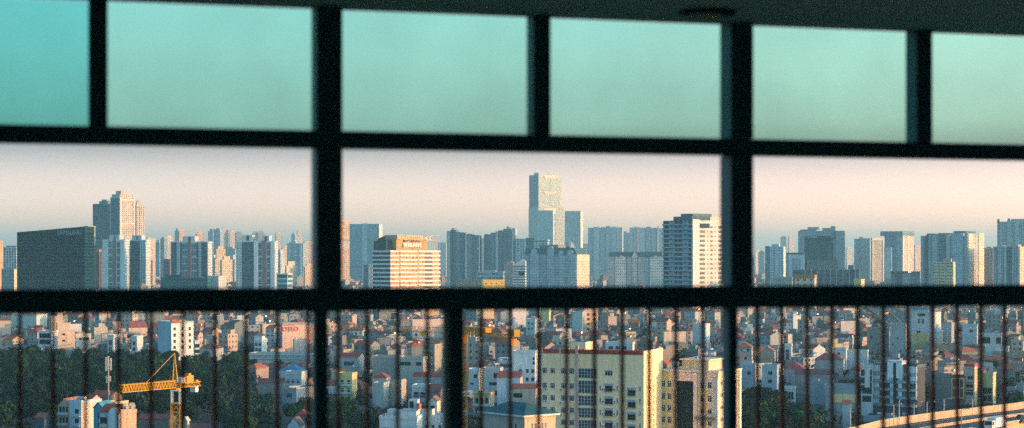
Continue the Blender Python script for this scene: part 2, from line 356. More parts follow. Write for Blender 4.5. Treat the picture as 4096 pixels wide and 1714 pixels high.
# ------------------------------------------------------------------ towers of the skyline
TOWERS = []   # footprints used to keep the scattered houses clear: (X, Y, radius)
KEEP = []     # (x0, x2, y_bottom_visible, Y): photo columns where nothing nearer may rise above y_bottom_visible
def footprint(x0, xc, x2, Y, psi, depth=None):
    """two visible faces that meet at the nearest corner: A from column x0 to xc, B from xc to x2; psi = how far A turns from the picture plane"""
    p = R(psi); k0 = (x0 - CX) / FPX; Xc = PX(xc, Y)
    a = (Xc - k0 * Y) / (math.cos(p) + k0 * math.sin(p))
    if x2 is None or x2 <= xc: b = depth or a * .6
    else:
        k2 = (x2 - CX) / FPX; den = math.sin(p) - k2 * math.cos(p)
        b = (k2 * Y - Xc) / den if den > .02 else (depth or a * .6)
        if depth: b = depth
    A = Vector((-math.cos(p), math.sin(p), 0)); B = Vector((math.sin(p), math.cos(p), 0)); C = Vector((Xc, Y, 0))
    ctr = C + A * (a / 2) + B * (b / 2)
    TOWERS.append((ctr.x, ctr.y, max(a, b) * .55 + 4))
    return a, b, ctr, -p
def tower(name, label, x0, xc, x2, yt, Y, psi, mat, fh=4.0, cw=4.2, A=(), B=(), crown=(), depth=None, cat='tower', group=None, roof=None, parapet=True, keep=None):
    a, b, ctr, rz = footprint(x0, xc, x2, Y, psi, depth)
    h = PZ(yt, Y); t = thing(name, label, cat, ctr, rz, group)
    w = M(); w.box(-a / 2, a / 2, -b / 2, b / 2, 0, h, mat, top=roof or m_roof, cw=cw, ch=fh); w.build('wall', t)
    if parapet:
        p = M(); q = mat if isinstance(parapet, bool) else parapet; o_ = .25; ph = max(1.2, h * .012)
        for x_, X_, y_, Y_ in ((-a / 2 - o_, a / 2 + o_, -b / 2 - o_, -b / 2 + .4), (-a / 2 - o_, a / 2 + o_, b / 2 - .4, b / 2 + o_), (-a / 2 - o_, -a / 2 + .4, -b / 2 + .401, b / 2 - .401), (a / 2 - .4, a / 2 + o_, -b / 2 + .401, b / 2 - .401)):
            p.box(x_, X_, y_, Y_, h - .6, h + ph, paint(_wallcol(mat), .8, .15), cw=99, ch=99)
        p.build('parapet', t)
    for f0, f1, out, mt, nm, *dz in A:
        z0, z1 = (dz + [0, h - .05])[:2] if len(dz) == 2 else (0, h + (dz[0] if dz else -.05))
        if len(dz) == 2: z0, z1 = h + dz[0], h + dz[1]
        q = M(); q.box(-a / 2 + a * f0, -a / 2 + a * f1, -b / 2 - out, -b / 2 + .3, z0, z1, mt, cw=cw, ch=fh); q.build(nm, t)
    for f0, f1, out, mt, nm, *dz in B:
        z0, z1 = 0, h + (dz[0] if dz else -.05)
        if len(dz) == 2: z0, z1 = h + dz[0], h + dz[1]
        q = M(); q.box(a / 2 - .3, a / 2 + out, -b / 2 + b * f0, -b / 2 + b * f1, z0, z1, mt, cw=cw, ch=fh); q.build(nm, t)
    for f0, f1, g0, g1, z0, z1, mt, nm in crown:
        q = M(); q.box(-a / 2 + a * f0, -a / 2 + a * f1, -b / 2 + b * g0, -b / 2 + b * g1, h + z0, h + z1, mt, top=m_roof, cw=cw, ch=fh); q.build(nm, t)
    t['_d'] = (a, b, h); KEEP.append((x0, x2 or xc, keep or 1150, Y))
    return t, a, b, h
_wc = {}
def _wallcol(mt): return _wc.get(mt.name, (.42, .43, .42))
def F(wall, win=DARKG, wf=.6, hf=.55, **k):
    m = facade(wall, win, wf, hf, **k); _wc[m.name] = wall; return m
def P(*c): m = paint(tuple(c), .8, .15, .1); _wc[m.name] = c; return m
S = 7200.0
pale = (.50, .52, .50); pale2 = (.42, .45, .45); warm = (.62, .56, .50); peach = (.66, .50, .40); blu = (.16, .24, .28); dk = (.05, .10, .13)
# --- left window bay
T = tower
t, a, b, h = T('glass_office', 'dark teal glass office slab with slanted roofline and white lettering', 68, 338, 358, 929, 1950, 12, F((.004, .048, .066), (.0005, .010, .020), .86, .62, rough=.7), fh=3.6, cw=2.5, depth=24, parapet=False, cat='office building')
q = M(); e = PZ(907, 1950) - h
gd = F((.007, .040, .050), (.005, .03, .04), .9, .3)
q.face([(-a/2, -b/2, h), (a/2, -b/2, h), (a/2, -b/2, h+e)], gd); q.face([(a/2, -b/2, h), (a/2, b/2, h), (a/2, b/2, h+e), (a/2, -b/2, h+e)], gd)
q.face([(a/2, b/2, h), (-a/2, b/2, h), (a/2, b/2, h+e)], gd); q.face([(-a/2, -b/2, h), (a/2, -b/2, h+e), (a/2, b/2, h+e), (-a/2, b/2, h)], m_roof); q.build('slanted_crown', t)
s = text_mesh('SAMSUNG', 7.6, .15, paint((.22, .34, .38), .6, .1), 'lettering', t, sx=.82); s.location = (a/2 - 17.5, -b/2 - .2, h - 3.2)
dgl = F((.012, .05, .065), (.006, .03, .04), .9, .8)
for zz in (0.43,):
    q = M(); q.box(-a/2 - .1, a/2 + .1, -b/2 - .12, -b/2, h*zz, h*zz + 1.2, P(.01, .04, .05)); q.build('floor_band', t)
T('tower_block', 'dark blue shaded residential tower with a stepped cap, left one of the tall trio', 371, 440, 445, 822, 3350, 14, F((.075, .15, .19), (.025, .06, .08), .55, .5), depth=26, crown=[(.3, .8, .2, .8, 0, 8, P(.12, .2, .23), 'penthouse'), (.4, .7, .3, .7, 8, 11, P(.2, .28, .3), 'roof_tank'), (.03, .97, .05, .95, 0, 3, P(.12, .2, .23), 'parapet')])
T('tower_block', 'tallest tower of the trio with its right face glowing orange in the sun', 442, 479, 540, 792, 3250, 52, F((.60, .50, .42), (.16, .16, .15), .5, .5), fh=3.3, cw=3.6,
  A=[(0, .97, .4, F((.06, .17, .22), (.02, .07, .1), .5, .5), 'shaded_bay')], B=[(0, .12, .7, P(.72, .6, .5), 'pilaster'), (.9, 1, .7, P(.72, .6, .5), 'pilaster'), (0, 1, .8, P(.75, .62, .52), 'floor_band', -48, -45), (0, 1, .8, P(.75, .62, .52), 'floor_band', -5, -2)],  # shade of the left face put into a dark teal facing
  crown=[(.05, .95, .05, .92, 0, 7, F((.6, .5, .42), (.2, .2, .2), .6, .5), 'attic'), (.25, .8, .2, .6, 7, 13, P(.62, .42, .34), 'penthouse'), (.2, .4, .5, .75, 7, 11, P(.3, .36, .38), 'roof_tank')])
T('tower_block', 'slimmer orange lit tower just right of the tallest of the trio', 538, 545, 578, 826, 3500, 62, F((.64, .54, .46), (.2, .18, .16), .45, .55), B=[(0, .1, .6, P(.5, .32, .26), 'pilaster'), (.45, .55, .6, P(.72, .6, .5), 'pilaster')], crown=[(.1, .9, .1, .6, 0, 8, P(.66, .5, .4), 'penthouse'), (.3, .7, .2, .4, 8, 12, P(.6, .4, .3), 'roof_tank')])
T('tower_block', 'tall thin white tower edge squeezed between the glass office and the dark tower', 358, 370, 371, 912, 4300, 12, F((.6, .62, .6), (.3, .34, .35), .4, .4), depth=20)
T('tower_block', 'grey brown slab with one sunlit band right behind the glass office', 336, 352, 359, 908, 2700, 20, F((.30, .30, .27), (.10, .12, .12), .5, .5), depth=20, B=[(0, 1, .4, P(.62, .52, .36), 'lit_bay', -28, -18)])  # warm band puts a patch of sunlight into the colour
T('tower_block', 'maroon banded apartment tower left of the white tower with a dark red stripe', 358, 397, 414, 1010, 2900, 35, F((.16, .085, .085), (.06, .05, .06), .7, .35), A=[(0, .3, .8, F((.3, .3, .3), (.1, .1, .12), .7, .4), 'balcony_bay'), (.55, .8, 1, P(.2, .09, .08), 'pilaster', 5)], B=[(.3, .7, .6, P(.08, .08, .1), 'dark_bay')], crown=[(.3, .9, .2, .8, 0, 5, P(.42, .17, .12), 'penthouse')])
def white_tower(label, x0, x1, yt, Y, psi, bays, crowns, depth=20, **k):
    """white apartment tower with glass bays between white bands, dark red or blue stripe bays"""
    gl = F((.30, .42, .46), (.045, .10, .13), .82, .86, rough=.25); grid = F((.36, .48, .50), (.09, .16, .19), .5, .42); red = P(.20, .11, .12); dkb = P(.03, .085, .12); wh = P(.52, .60, .60); dgl_ = F((.05, .13, .17), (.02, .06, .09), .8, .8)
    A = []
    W = x1 - x0
    for u0, u1, kd in bays:
        mt = {'g': gl, 'n': grid, 'r': red, 'd': dkb, 'w': wh, 'D': dgl_}[kd]; out = {'g': .25, 'n': .6, 'r': .9, 'd': .15, 'w': 1.0, 'D': .5}[kd]
        nm = {'g': 'glass_bay', 'n': 'window_bay', 'r': 'red_stripe', 'd': 'dark_stripe', 'w': 'pilaster', 'D': 'glass_bay'}[kd]
        A.append(((u0 - x0) / W, (u1 - x0) / W, out, mt, nm) + ((1.5,) if kd in 'rd' else ()))
    t, a, b, h = T('white_tower', label, x0, x1, x1 + 1, yt, Y, psi, F((.50, .58, .58), (.12, .2, .22), .4, .45), A=A, depth=depth, **k)
    n = int(h / 10.4)
    for i in range(n):                                    # white floor bands across the glass bays
        z = h - 1.2 - i * 10.4
        for u0, u1, kd in bays:
            if kd == 'g':
                q = M(); q.box(-a/2 + a*(u0-x0)/W, -a/2 + a*(u1-x0)/W, -b/2 - .45, -b/2 - .2, z - .7, z + .7, wh); q.build('floor_band', t)
    for u0, u1, z1 in crowns:
        q = M(); f0, f1 = (u0 - x0) / W, (u1 - x0) / W
        q.box(-a/2 + a*f0, -a/2 + a*f1, -b/2 + 1, b/2 - 2, h, h + z1, P(.42, .50, .51), top=m_roof)
        q.build('penthouse', t); q = M(); m_ = (f0 + f1) / 2 + .02
        q.box(-a/2 + a*(m_ - .035), -a/2 + a*(m_ + .035), -b/2 + .9, -b/2 + 1.2, h, h + z1 - .8, dkb); q.build('dark_slot', t)
    return t
white_tower('white tower with a dark red stripe between two glass columns, below the tall trio', 411, 500, 962, 2700, 9, [(411, 432, 'w'), (433, 448, 'g'), (452, 464, 'r'), (467, 481, 'g'), (482, 499, 'w')], [(436, 477, 8)])
white_tower('grey blue tower with dark central stripe and gridded right edge, beside the lit tower', 500, 584, 963, 2750, 9, [(500, 509, 'r'), (510, 541, 'D'), (541, 559, 'd'), (560, 583, 'n')], [(527, 565, 8)])
T('tower_block', 'orange sunlit block right of the grey blue tower, with a low red brown wing', 583, 590, 622, 958, 3300, 60, F((.66, .50, .38), (.4, .3, .22), .35, .4), B=[(.28, .62, 1.2, P(.20, .09, .07), 'brown_wing', -200, -38)], crown=[(.2, .8, .1, .5, 0, 4, P(.6, .5, .42), 'penthouse')])
T('tower_block', 'orange sliver of a tower at the far left edge of the view', -60, -8, 10, 968, 2600, 30, F((.66, .34, .18), (.3, .2, .12), .4, .5))
T('office_block', 'white office with vertical fins left of the glass office', 14, 66, 70, 992, 2700, 11, F((.5, .56, .55), (.08, .13, .15), .55, .8), cw=4.4, depth=20, crown=[(.1, .9, .2, .8, 0, 3, P(.1, .16, .16), 'roof_plant')], cat='office building')
T('apartment_block', 'low grey block with sunlit right end at the foot of the glass office', 6, 56, 68, 1080, 2350, 20, F((.3, .32, .3), (.1, .12, .13), .5, .5), B=[(0, 1, .3, P(.66, .5, .34), 'lit_bay')], cat='building')  # right end's warm colour carries the sunlight
white_tower('broad white tower with a purple central stripe flanked by glass bays', 682, 832, 970, 2700, 6, [(686, 707, 'D'), (708, 719, 'n'), (720, 729, 'd'), (730, 750, 'g'), (752, 763, 'r'), (765, 785, 'g'), (786, 794, 'd'), (795, 805, 'n'), (806, 828, 'D')], [(730, 779, 9)], depth=24)
white_tower('twin towers joined, dark glass left half and white right half with purple stripe', 944, 1100, 968, 2650, 4, [(944, 967, 'n'), (968, 1014, 'D'), (1016, 1031, 'w'), (1033, 1047, 'g'), (1050, 1065, 'r'), (1067, 1081, 'g'), (1083, 1099, 'w')], [(967, 1008, 10), (1045, 1076, 9)], depth=22)
T('office_block', 'long low dark teal block in front of the broad white tower', 643, 830, 884, 1115, 2300, 14, F((.03, .13, .155), (.012, .06, .08), .8, .4), depth=30, crown=[(.05, .2, .2, .6, 0, 4, P(.02, .03, .03), 'roof_plant'), (.25, .4, .2, .6, 0, 4.5, P(.015, .02, .025), 'roof_plant'), (.7, .85, .1, .5, 0, 2, P(.1, .14, .15), 'roof_plant')], cat='office building')
T('office_block', 'blank pale grey block joined to the right end of the dark teal block', 830, 874, 882, 1108, 2310, 16, P(.42, .45, .44), depth=24, cat='building')
T('office_block', 'plain purple brown cube left of the broad white tower', 654, 679, 681, 1040, 3000, 14, P(.17, .11, .13), depth=15, cat='building')
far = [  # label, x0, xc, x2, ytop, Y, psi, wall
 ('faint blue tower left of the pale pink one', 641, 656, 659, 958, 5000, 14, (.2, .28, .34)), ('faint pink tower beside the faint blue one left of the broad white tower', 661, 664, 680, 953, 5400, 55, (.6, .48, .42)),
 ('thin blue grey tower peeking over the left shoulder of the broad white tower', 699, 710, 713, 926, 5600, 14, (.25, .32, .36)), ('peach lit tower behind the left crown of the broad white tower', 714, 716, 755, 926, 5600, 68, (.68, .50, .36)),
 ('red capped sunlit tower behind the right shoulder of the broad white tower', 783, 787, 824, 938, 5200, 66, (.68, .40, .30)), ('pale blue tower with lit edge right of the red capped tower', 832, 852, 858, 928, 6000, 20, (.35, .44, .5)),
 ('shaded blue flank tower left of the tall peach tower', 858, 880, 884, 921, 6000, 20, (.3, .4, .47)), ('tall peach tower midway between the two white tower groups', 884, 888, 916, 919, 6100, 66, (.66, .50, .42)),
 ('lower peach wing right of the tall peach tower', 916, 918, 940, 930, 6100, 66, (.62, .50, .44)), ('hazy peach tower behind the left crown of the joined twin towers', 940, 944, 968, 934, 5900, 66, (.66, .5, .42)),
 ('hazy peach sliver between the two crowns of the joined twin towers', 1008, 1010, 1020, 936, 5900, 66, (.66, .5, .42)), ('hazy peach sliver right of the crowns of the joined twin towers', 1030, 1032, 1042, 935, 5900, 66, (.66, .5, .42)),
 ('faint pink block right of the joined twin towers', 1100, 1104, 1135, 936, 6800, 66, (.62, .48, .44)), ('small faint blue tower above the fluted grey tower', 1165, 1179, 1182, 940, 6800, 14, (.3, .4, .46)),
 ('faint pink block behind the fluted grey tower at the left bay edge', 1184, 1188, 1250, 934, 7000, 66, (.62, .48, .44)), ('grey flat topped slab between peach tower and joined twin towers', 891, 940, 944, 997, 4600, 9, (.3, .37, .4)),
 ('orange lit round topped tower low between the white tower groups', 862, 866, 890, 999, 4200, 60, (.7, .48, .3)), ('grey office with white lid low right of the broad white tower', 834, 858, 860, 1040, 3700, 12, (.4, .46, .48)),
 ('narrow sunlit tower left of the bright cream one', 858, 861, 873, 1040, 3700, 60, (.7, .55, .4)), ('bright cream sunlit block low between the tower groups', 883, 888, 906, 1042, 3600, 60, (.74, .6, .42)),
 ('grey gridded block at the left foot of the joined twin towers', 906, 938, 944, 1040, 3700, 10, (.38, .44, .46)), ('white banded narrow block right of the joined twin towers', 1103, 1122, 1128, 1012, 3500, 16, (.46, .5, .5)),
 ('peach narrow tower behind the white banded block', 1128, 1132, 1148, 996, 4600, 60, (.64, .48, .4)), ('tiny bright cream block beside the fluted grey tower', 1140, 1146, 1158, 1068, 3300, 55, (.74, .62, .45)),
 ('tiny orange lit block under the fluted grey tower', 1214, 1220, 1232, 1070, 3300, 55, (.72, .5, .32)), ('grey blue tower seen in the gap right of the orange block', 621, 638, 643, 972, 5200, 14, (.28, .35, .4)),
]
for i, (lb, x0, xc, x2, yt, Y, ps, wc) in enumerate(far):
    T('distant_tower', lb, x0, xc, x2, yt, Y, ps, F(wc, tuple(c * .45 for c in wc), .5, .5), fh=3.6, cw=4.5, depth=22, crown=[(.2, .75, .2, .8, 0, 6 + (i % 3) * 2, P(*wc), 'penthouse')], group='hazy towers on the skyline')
T('fluted_tower', 'fluted grey blue apartment tower near the right end of the left bay', 1149, 1212, 1216, 976, 4400, 12, F((.32, .40, .43), (.12, .18, .21), .5, .55), depth=26, A=[(.0, .2, 1.5, F((.42, .5, .5), (.15, .2, .22), .4, .5), 'bay'), (.4, .55, 1.5, F((.42, .5, .5), (.15, .2, .22), .4, .5), 'bay'), (.8, .9, 1.5, P(.5, .56, .56), 'pilaster')], crown=[(.1, .5, .2, .8, 0, 5, P(.4, .46, .47), 'penthouse')])
T('distant_tower', 'sunlit tower whose top catches orange light behind the fluted tower', 1214, 1217, 1290, 968, 4800, 66, F((.64, .50, .42), (.3, .28, .26), .45, .5))
T('office_block', 'low glass fronted office with white frame near the left bay end', 1107, 1150, 1155, 1098, 2350, 12, F((.5, .55, .54), (.03, .12, .15), .92, .62), fh=6, cw=14, depth=20, cat='office building')
# --- middle window bay
T('round_tower', 'orange banded tower cut by the left mullion of the middle bay', 1330, 1352, 1398, 886, 3400, 58, F((.66, .44, .28), (.3, .24, .2), .5, .5), B=[(0, 1, .5, P(.28, .34, .33), 'dark_band', -37, -33), (0, 1, .6, P(.6, .46, .42), 'pale_band', -52, -38)], crown=[(.2, .8, .2, .8, 0, 3, P(.6, .5, .4), 'penthouse')])
t, a, b, h = T('twin_slab', 'flat teal twin slab tower with a pale strip down its middle', 1398, 1516, 1529, 899, 4600, 24, F((.24, .36, .40), (.14, .24, .28), .7, .4), fh=3.4, A=[(.44, .61, 1.6, F((.48, .56, .56), (.2, .3, .32), .4, .4), 'pale_strip', 3), (0, .44, .3, P(.12, .2, .24), 'dark_band', -110, -106)], B=[(0, 1, .4, F((.66, .62, .54), (.4, .4, .38), .4, .5), 'lit_bay')])  # pale warm facing on the right face stands in for sunlight
T('apartment_block', 'narrow pale fluted tower at the left foot of the sunlit hotel', 1451, 1488, 1494, 1060, 2600, 12, F((.44, .48, .48), (.14, .2, .22), .5, .8), depth=16, A=[(.3, .45, 1, P(.12, .16, .18), 'dark_stripe'), (.62, .8, 1.2, P(.5, .52, .5), 'pilaster', 2)])
# sunlit hotel (striped)
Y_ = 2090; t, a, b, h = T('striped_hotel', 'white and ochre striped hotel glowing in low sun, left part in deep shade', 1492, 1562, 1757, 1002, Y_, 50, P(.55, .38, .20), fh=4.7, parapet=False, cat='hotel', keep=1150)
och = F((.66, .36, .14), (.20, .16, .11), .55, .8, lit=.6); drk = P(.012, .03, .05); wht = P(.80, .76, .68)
n = int(h / 4.95)
for i in range(n):
    z = h - .2 - i * 4.95
    q = M(); q.box(-a/2 - .9, a/2 + 1.1, -b/2 - .9, b/2 + .9, z - 2.1, z, wht)
    for f in (.25, .62):
        q.box(a/2 + 1.1, a/2 + 1.9, -b/2 + b*(f - .07), -b/2 + b*(f + .07), z - 2.1, z + .25, wht)
    q.build('floor_band', t)
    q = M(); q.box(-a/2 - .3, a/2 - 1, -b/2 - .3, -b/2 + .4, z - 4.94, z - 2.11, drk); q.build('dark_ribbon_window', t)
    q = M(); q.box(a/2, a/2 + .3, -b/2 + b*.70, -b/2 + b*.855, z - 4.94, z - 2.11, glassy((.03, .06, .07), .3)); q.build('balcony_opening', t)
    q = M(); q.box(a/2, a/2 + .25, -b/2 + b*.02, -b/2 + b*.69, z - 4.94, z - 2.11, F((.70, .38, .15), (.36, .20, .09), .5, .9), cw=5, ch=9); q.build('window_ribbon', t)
top = h
q = M(); q.box(-a/2 + 2, a/2 - 2, -b/2 + 10, b/2 - 16, top, top + 13, F((.70, .38, .14), (.42, .23, .09), .3, .9), cw=4, ch=14); q.box(-a/2 + 4, a/2 - 6, -b/2 + 14, b/2 - 26, top + 13, top + 18, P(.6, .42, .24)); q.build('penthouse', t)
q = M(); q.box(-a/2, a/2 - 10, -b/2 + 1, -b/2 + 10, top, top + 11, P(.03, .05, .07)); q.bar((-a/2 + 8, -b/2 + 5, top + 11), (a/2 - 12, -b/2 + 5, top + 14), 4, P(.035, .05, .065), 10); q.build('shaded_roof_block', t)  # shade of the hotel's left part put into a near-black colour
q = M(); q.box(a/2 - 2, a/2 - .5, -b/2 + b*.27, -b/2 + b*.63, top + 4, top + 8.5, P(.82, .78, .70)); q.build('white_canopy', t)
q = M()
for f in (.27, .41, .53): q.box(a/2 - 1.9, a/2 - 1.7, -b/2 + b*f, -b/2 + b*(f + .09), top + 13.2 - 3.2, top + 13.2 - 1.2, P(.03, .04, .04))
q.build('slot_window', t)
q = M()
for i in range(15):
    y = -b/2 + b * (.3 + .7 * i / 14); q.bar((a/2, y, top), (a/2, y, top + 17.5), .22, P(.72, .42, .24))
for x in (a/2, -a/2 + 6): q.bar((x, -b/2 + b*.3, top + 17.5), (x, b/2, top + 17.5), .3, P(.72, .42, .24)); 
q.bar((a/2, -b/2 + b*.3, top + 12), (a/2, b/2, top + 12), .3, P(.72, .42, .24))
for f in (.75, .85, .95, 1): q.bar((a/2, -b/2 + b*f, top + 17.5), (-a/2 + 6, -b/2 + b*f, top + 17.5), .25, P(.72, .42, .24)); q.bar((-a/2 + 6, -b/2 + b*f, top), (-a/2 + 6, -b/2 + b*f, top + 17.5), .22, P(.72, .42, .24))
q.build('roof_pergola', t)
q = M()
for x, y in ((-a/2 + 1, -b/2 + 1), (-a/2 + 12, -b/2 + 1)): q.bar((x, y, top), (x, y, top + 8), .3, P(.05, .08, .1))
q.bar((-a/2 + 1, -b/2 + 1, top + 8), (-a/2 + 12, -b/2 + 1, top + 8), .3, P(.05, .08, .1)); q.build('roof_frame', t)
s = text_mesh('FRASER RESIDENCE', 6.2, .15, paint((.82, .58, .26), .5, .1), 'lettering', t, sx=.92); s.rotation_euler = (0, 0, R(90)); s.location = (a/2 + .4, -b/2 + b*.48, top + 12.4)
# stepped blue towers
def stepped(label, x0, x1, yt, Y, steps, psi=8):
    cb = F((.17, .25, .30), (.07, .12, .15), .5, .5); pl = P(.34, .42, .45); rr = F((.12, .19, .24), (.05, .09, .12), .6, .55)
    t, a, b, h = T('stepped_tower', label, x0, x1, x1 + 2, yt, Y, psi, cb, depth=30, parapet=False, cw=3.8)
    for i, (u0, u1, dz, kd) in enumerate(steps):
        q = M(); q.box(-a/2 + a*u0, -a/2 + a*u1, -b/2 - (1.4 if kd == 'p' else .6), b/2 - 2 - i*.03, 0, h + dz, pl if kd == 'p' else (cb if kd == 'c' else rr), top=m_roof, cw=3.8, ch=3.4); q.build('bay' if kd != 'p' else 'pale_fin', t)
    return t
stepped('stepped blue grey tower sloping down to the right, beside the sunlit hotel', 1787, 1916, 946, 3300, [(0, .02, 10, 'p'), (.02, .1, 8, 'p'), (.11, .28, 12, 'r'), (.16, .22, 15, 'c'), (.29, .42, 8, 'c'), (.43, .56, 7, 'r'), (.57, .62, 6, 'p'), (.63, .78, 4.5, 'c'), (.79, .99, 2, 'r')])
stepped('stepped blue grey tower rising to the right, left of the tallest skyscraper', 1936, 2063, 942, 3300, [(.01, .2, 2, 'r'), (.21, .36, 5, 'c'), (.37, .44, 7, 'p'), (.45, .6, 9, 'r'), (.61, .8, 12, 'r'), (.72, .78, 16, 'c'), (.81, .87, 10, 'c'), (.88, .99, 13, 'p')])
T('distant_tower', 'hazy pale tower between the two stepped blue towers', 1914, 1936, 1940, 956, 5200, 6, F((.42, .47, .48), (.3, .35, .37), .5, .5), depth=20)
T('distant_tower', 'hazy pale block between the sunlit hotel and the stepped tower', 1752, 1784, 1790, 972, 5600, 6, F((.44, .48, .5), (.3, .35, .38), .5, .5), depth=30)
# tallest skyscraper
Yk = 5700; t, a, b, h = T('skyscraper', 'tallest skyscraper, shaded teal left face and pale sunlit right face', 2117, 2154, 2246, 700, Yk, 55, F((.42, .46, .42), (.38, .42, .40), .8, .5, lit=.05), fh=8, cw=9, parapet=False, cat='skyscraper', A=[(0, 1, .5, F((.08, .2, .26), (.07, .18, .24), .8, .5, lit=.05), 'shaded_face')])  # left face's shade is put into its dark teal colour
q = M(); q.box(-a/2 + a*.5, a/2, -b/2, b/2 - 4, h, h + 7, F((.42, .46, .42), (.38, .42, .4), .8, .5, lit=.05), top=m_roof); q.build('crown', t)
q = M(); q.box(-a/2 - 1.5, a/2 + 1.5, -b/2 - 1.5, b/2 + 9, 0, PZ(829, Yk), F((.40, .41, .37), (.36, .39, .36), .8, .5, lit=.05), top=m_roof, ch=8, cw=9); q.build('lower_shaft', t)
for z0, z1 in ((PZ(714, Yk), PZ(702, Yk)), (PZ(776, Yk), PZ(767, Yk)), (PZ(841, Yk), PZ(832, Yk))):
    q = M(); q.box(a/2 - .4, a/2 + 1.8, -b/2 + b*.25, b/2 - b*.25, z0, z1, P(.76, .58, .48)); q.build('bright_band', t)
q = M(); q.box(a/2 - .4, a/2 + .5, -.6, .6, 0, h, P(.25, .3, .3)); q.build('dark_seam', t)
wtl = F((.40, .48, .50), (.20, .28, .31), .85, .45)
for lb, x0, xc, x2, yt in (('pale banded tower standing in front of the tallest skyscraper', 2148, 2212, 2221, 846), ('pale banded tower with sunlit edge right of the tallest skyscraper', 2259, 2322, 2331, 848)):
    T('banded_tower', lb, x0, xc, x2, yt, 5500, 18, wtl, fh=3.6, cw=4.5, B=[(0, 1, .4, P(.72, .64, .5), 'lit_bay')], crown=[(.25, .8, .2, .8, 0, 3, P(.4, .46, .48), 'penthouse')], group='pair of banded towers')  # sunlit edge given by a warm facing colour
# office, gabled block, mansard blocks
T('office_block', 'white gridded office block with dark stepped cornice left of the mansard block', 2054, 2190, 2194, 962, 3000, 8, F((.42, .50, .52), (.08, .17, .21), .6, .62), cw=5, depth=28, cat='office building', A=[(0, .055, .8, P(.05, .14, .18), 'dark_edge'), (.32, .36, .9, P(.5, .55, .55), 'pilaster'), (.36, .6, .7, F((.10, .22, .26), (.04, .1, .13), .7, .6), 'dark_bay')], crown=[(0, .3, .1, .9, 0, 2.5, P(.06, .15, .18), 'cornice'), (.36, .62, -.02, .6, 0, 4, P(.06, .16, .2), 'cornice'), (.62, 1, -.02, .6, -2, 0, P(.07, .17, .2), 'cornice')])
t, a, b, h = T('gabled_office', 'white striped office with a steep slanted gable, left of the mansard block', 2052, 2101, 2103, 1062, 2450, 7, F((.55, .58, .56), (.06, .12, .14), .98, .42), fh=3.6, cw=20, depth=14, parapet=False, cat='office building')
q = M(); pk = PZ(1038, 2450) - h; q.face([(-a/2, -b/2, h), (a/2, -b/2, h), (a/2, -b/2, h + pk*.7), (a*.22, -b/2, h + pk)], F((.55, .58, .56), (.06, .12, .14), .98, .42))
q.face([(-a/2, -b/2, h), (a*.22, -b/2, h+pk), (a*.22, b/2, h+pk), (-a/2, b/2, h)], P(.55, .56, .54)); q.face([(a*.22, -b/2, h+pk), (a/2, -b/2, h+pk*.7), (a/2, b/2, h+pk*.7), (a*.22, b/2, h+pk)], P(.5, .5, .48)); q.face([(a/2, -b/2, h), (a/2, b/2, h), (a/2, b/2, h+pk*.7), (a/2, -b/2, h+pk*.7)], P(.5, .5, .48)); q.build('gable', t)
q = M(); q.box(a*.0, a*.42, -b/2 - .3, -b/2 + .2, h - 14, h - 8, m_dark); q.build('dark_panel', t)
T('pink_block', 'low pinkish fluted block below the right stepped tower', 2016, 2052, 2056, 1052, 2900, 8, F((.36, .30, .31), (.22, .2, .22), .5, .6), depth=16, crown=[(.3, .8, .2, .8, 0, 3, P(.4, .3, .32), 'penthouse')])
def mansard(label, x0, xc, x2, yw, yr, Y, psi, bays, gables):
    t, a, b, h = T('mansard_block', label, x0, xc, x2, yw, Y, psi, F((.40, .45, .46), (.15, .21, .24), .45, .5), cw=3.2, parapet=False, cat='apartment block', depth=None if x2 else 20,
                   A=[(u0, u1, 1.2, F(c, (.15, .21, .24), .45, .5), 'bay', .3) for u0, u1, c in bays], B=[(0, 1, .35, F((.66, .56, .42), (.36, .3, .24), .42, .5), 'lit_bay')] if x2 and x2 - xc > 8 else [])  # warm end facing, sunlight put into its colour
    rh = PZ(yr, Y) - h; q = M(); e = 2.0; mt = paint((.05, .13, .16), .7, .3, .3); i_ = 6.0 if x2 and x2 - xc > 8 else 3.0
    a0, a1, b0_, b1 = -a/2 - .6, a/2 + .6, -b/2 - .9, b/2 + .6
    lo = [(a0, b0_, h), (a1, b0_, h), (a1, b1, h), (a0, b1, h)]; hi = [(a0 + 1.5, b0_ + e, h + rh), (a1 - i_, b0_ + e, h + rh), (a1 - i_, b1 - e, h + rh), (a0 + 1.5, b1 - e, h + rh)]
    for i in range(4): j = (i + 1) % 4; q.face([lo[i], lo[j], hi[j], hi[i]], mt)
    q.face(hi, m_roof); q.face(lo[::-1], m_roof); q.build('mansard_roof', t)
    for f, w_, hh, rnd_ in gables:
        q = M(); x = -a/2 + a*f; n = 9 if rnd_ else 2
        pts = [(x + w_/2 * math.cos(math.pi * k / n), h + .0 + hh * (.35 + .65 * math.sin(math.pi * k / n))) for k in range(n + 1)] if rnd_ else [(x + w_/2, h + hh*.2), (x, h + hh), (x - w_/2, h + hh*.2)]
        pts = [(x - w_/2, h - 2), (x + w_/2, h - 2)] + pts
        mt2 = P(.46, .50, .50)
        q.face([(p[0], -b/2 - 1.9, p[1]) for p in pts], mt2)
        for k in range(len(pts)):
            p, r_ = pts[k], pts[(k + 1) % len(pts)]; q.face([(r_[0], -b/2 - 1.9, r_[1]), (p[0], -b/2 - 1.9, p[1]), (p[0], -b/2 + 3, p[1]), (r_[0], -b/2 + 3, r_[1])], mt2)
        q.build('gable', t)
    return t, a, b, h
c1 = (.47, .51, .51); c2 = (.34, .39, .41)
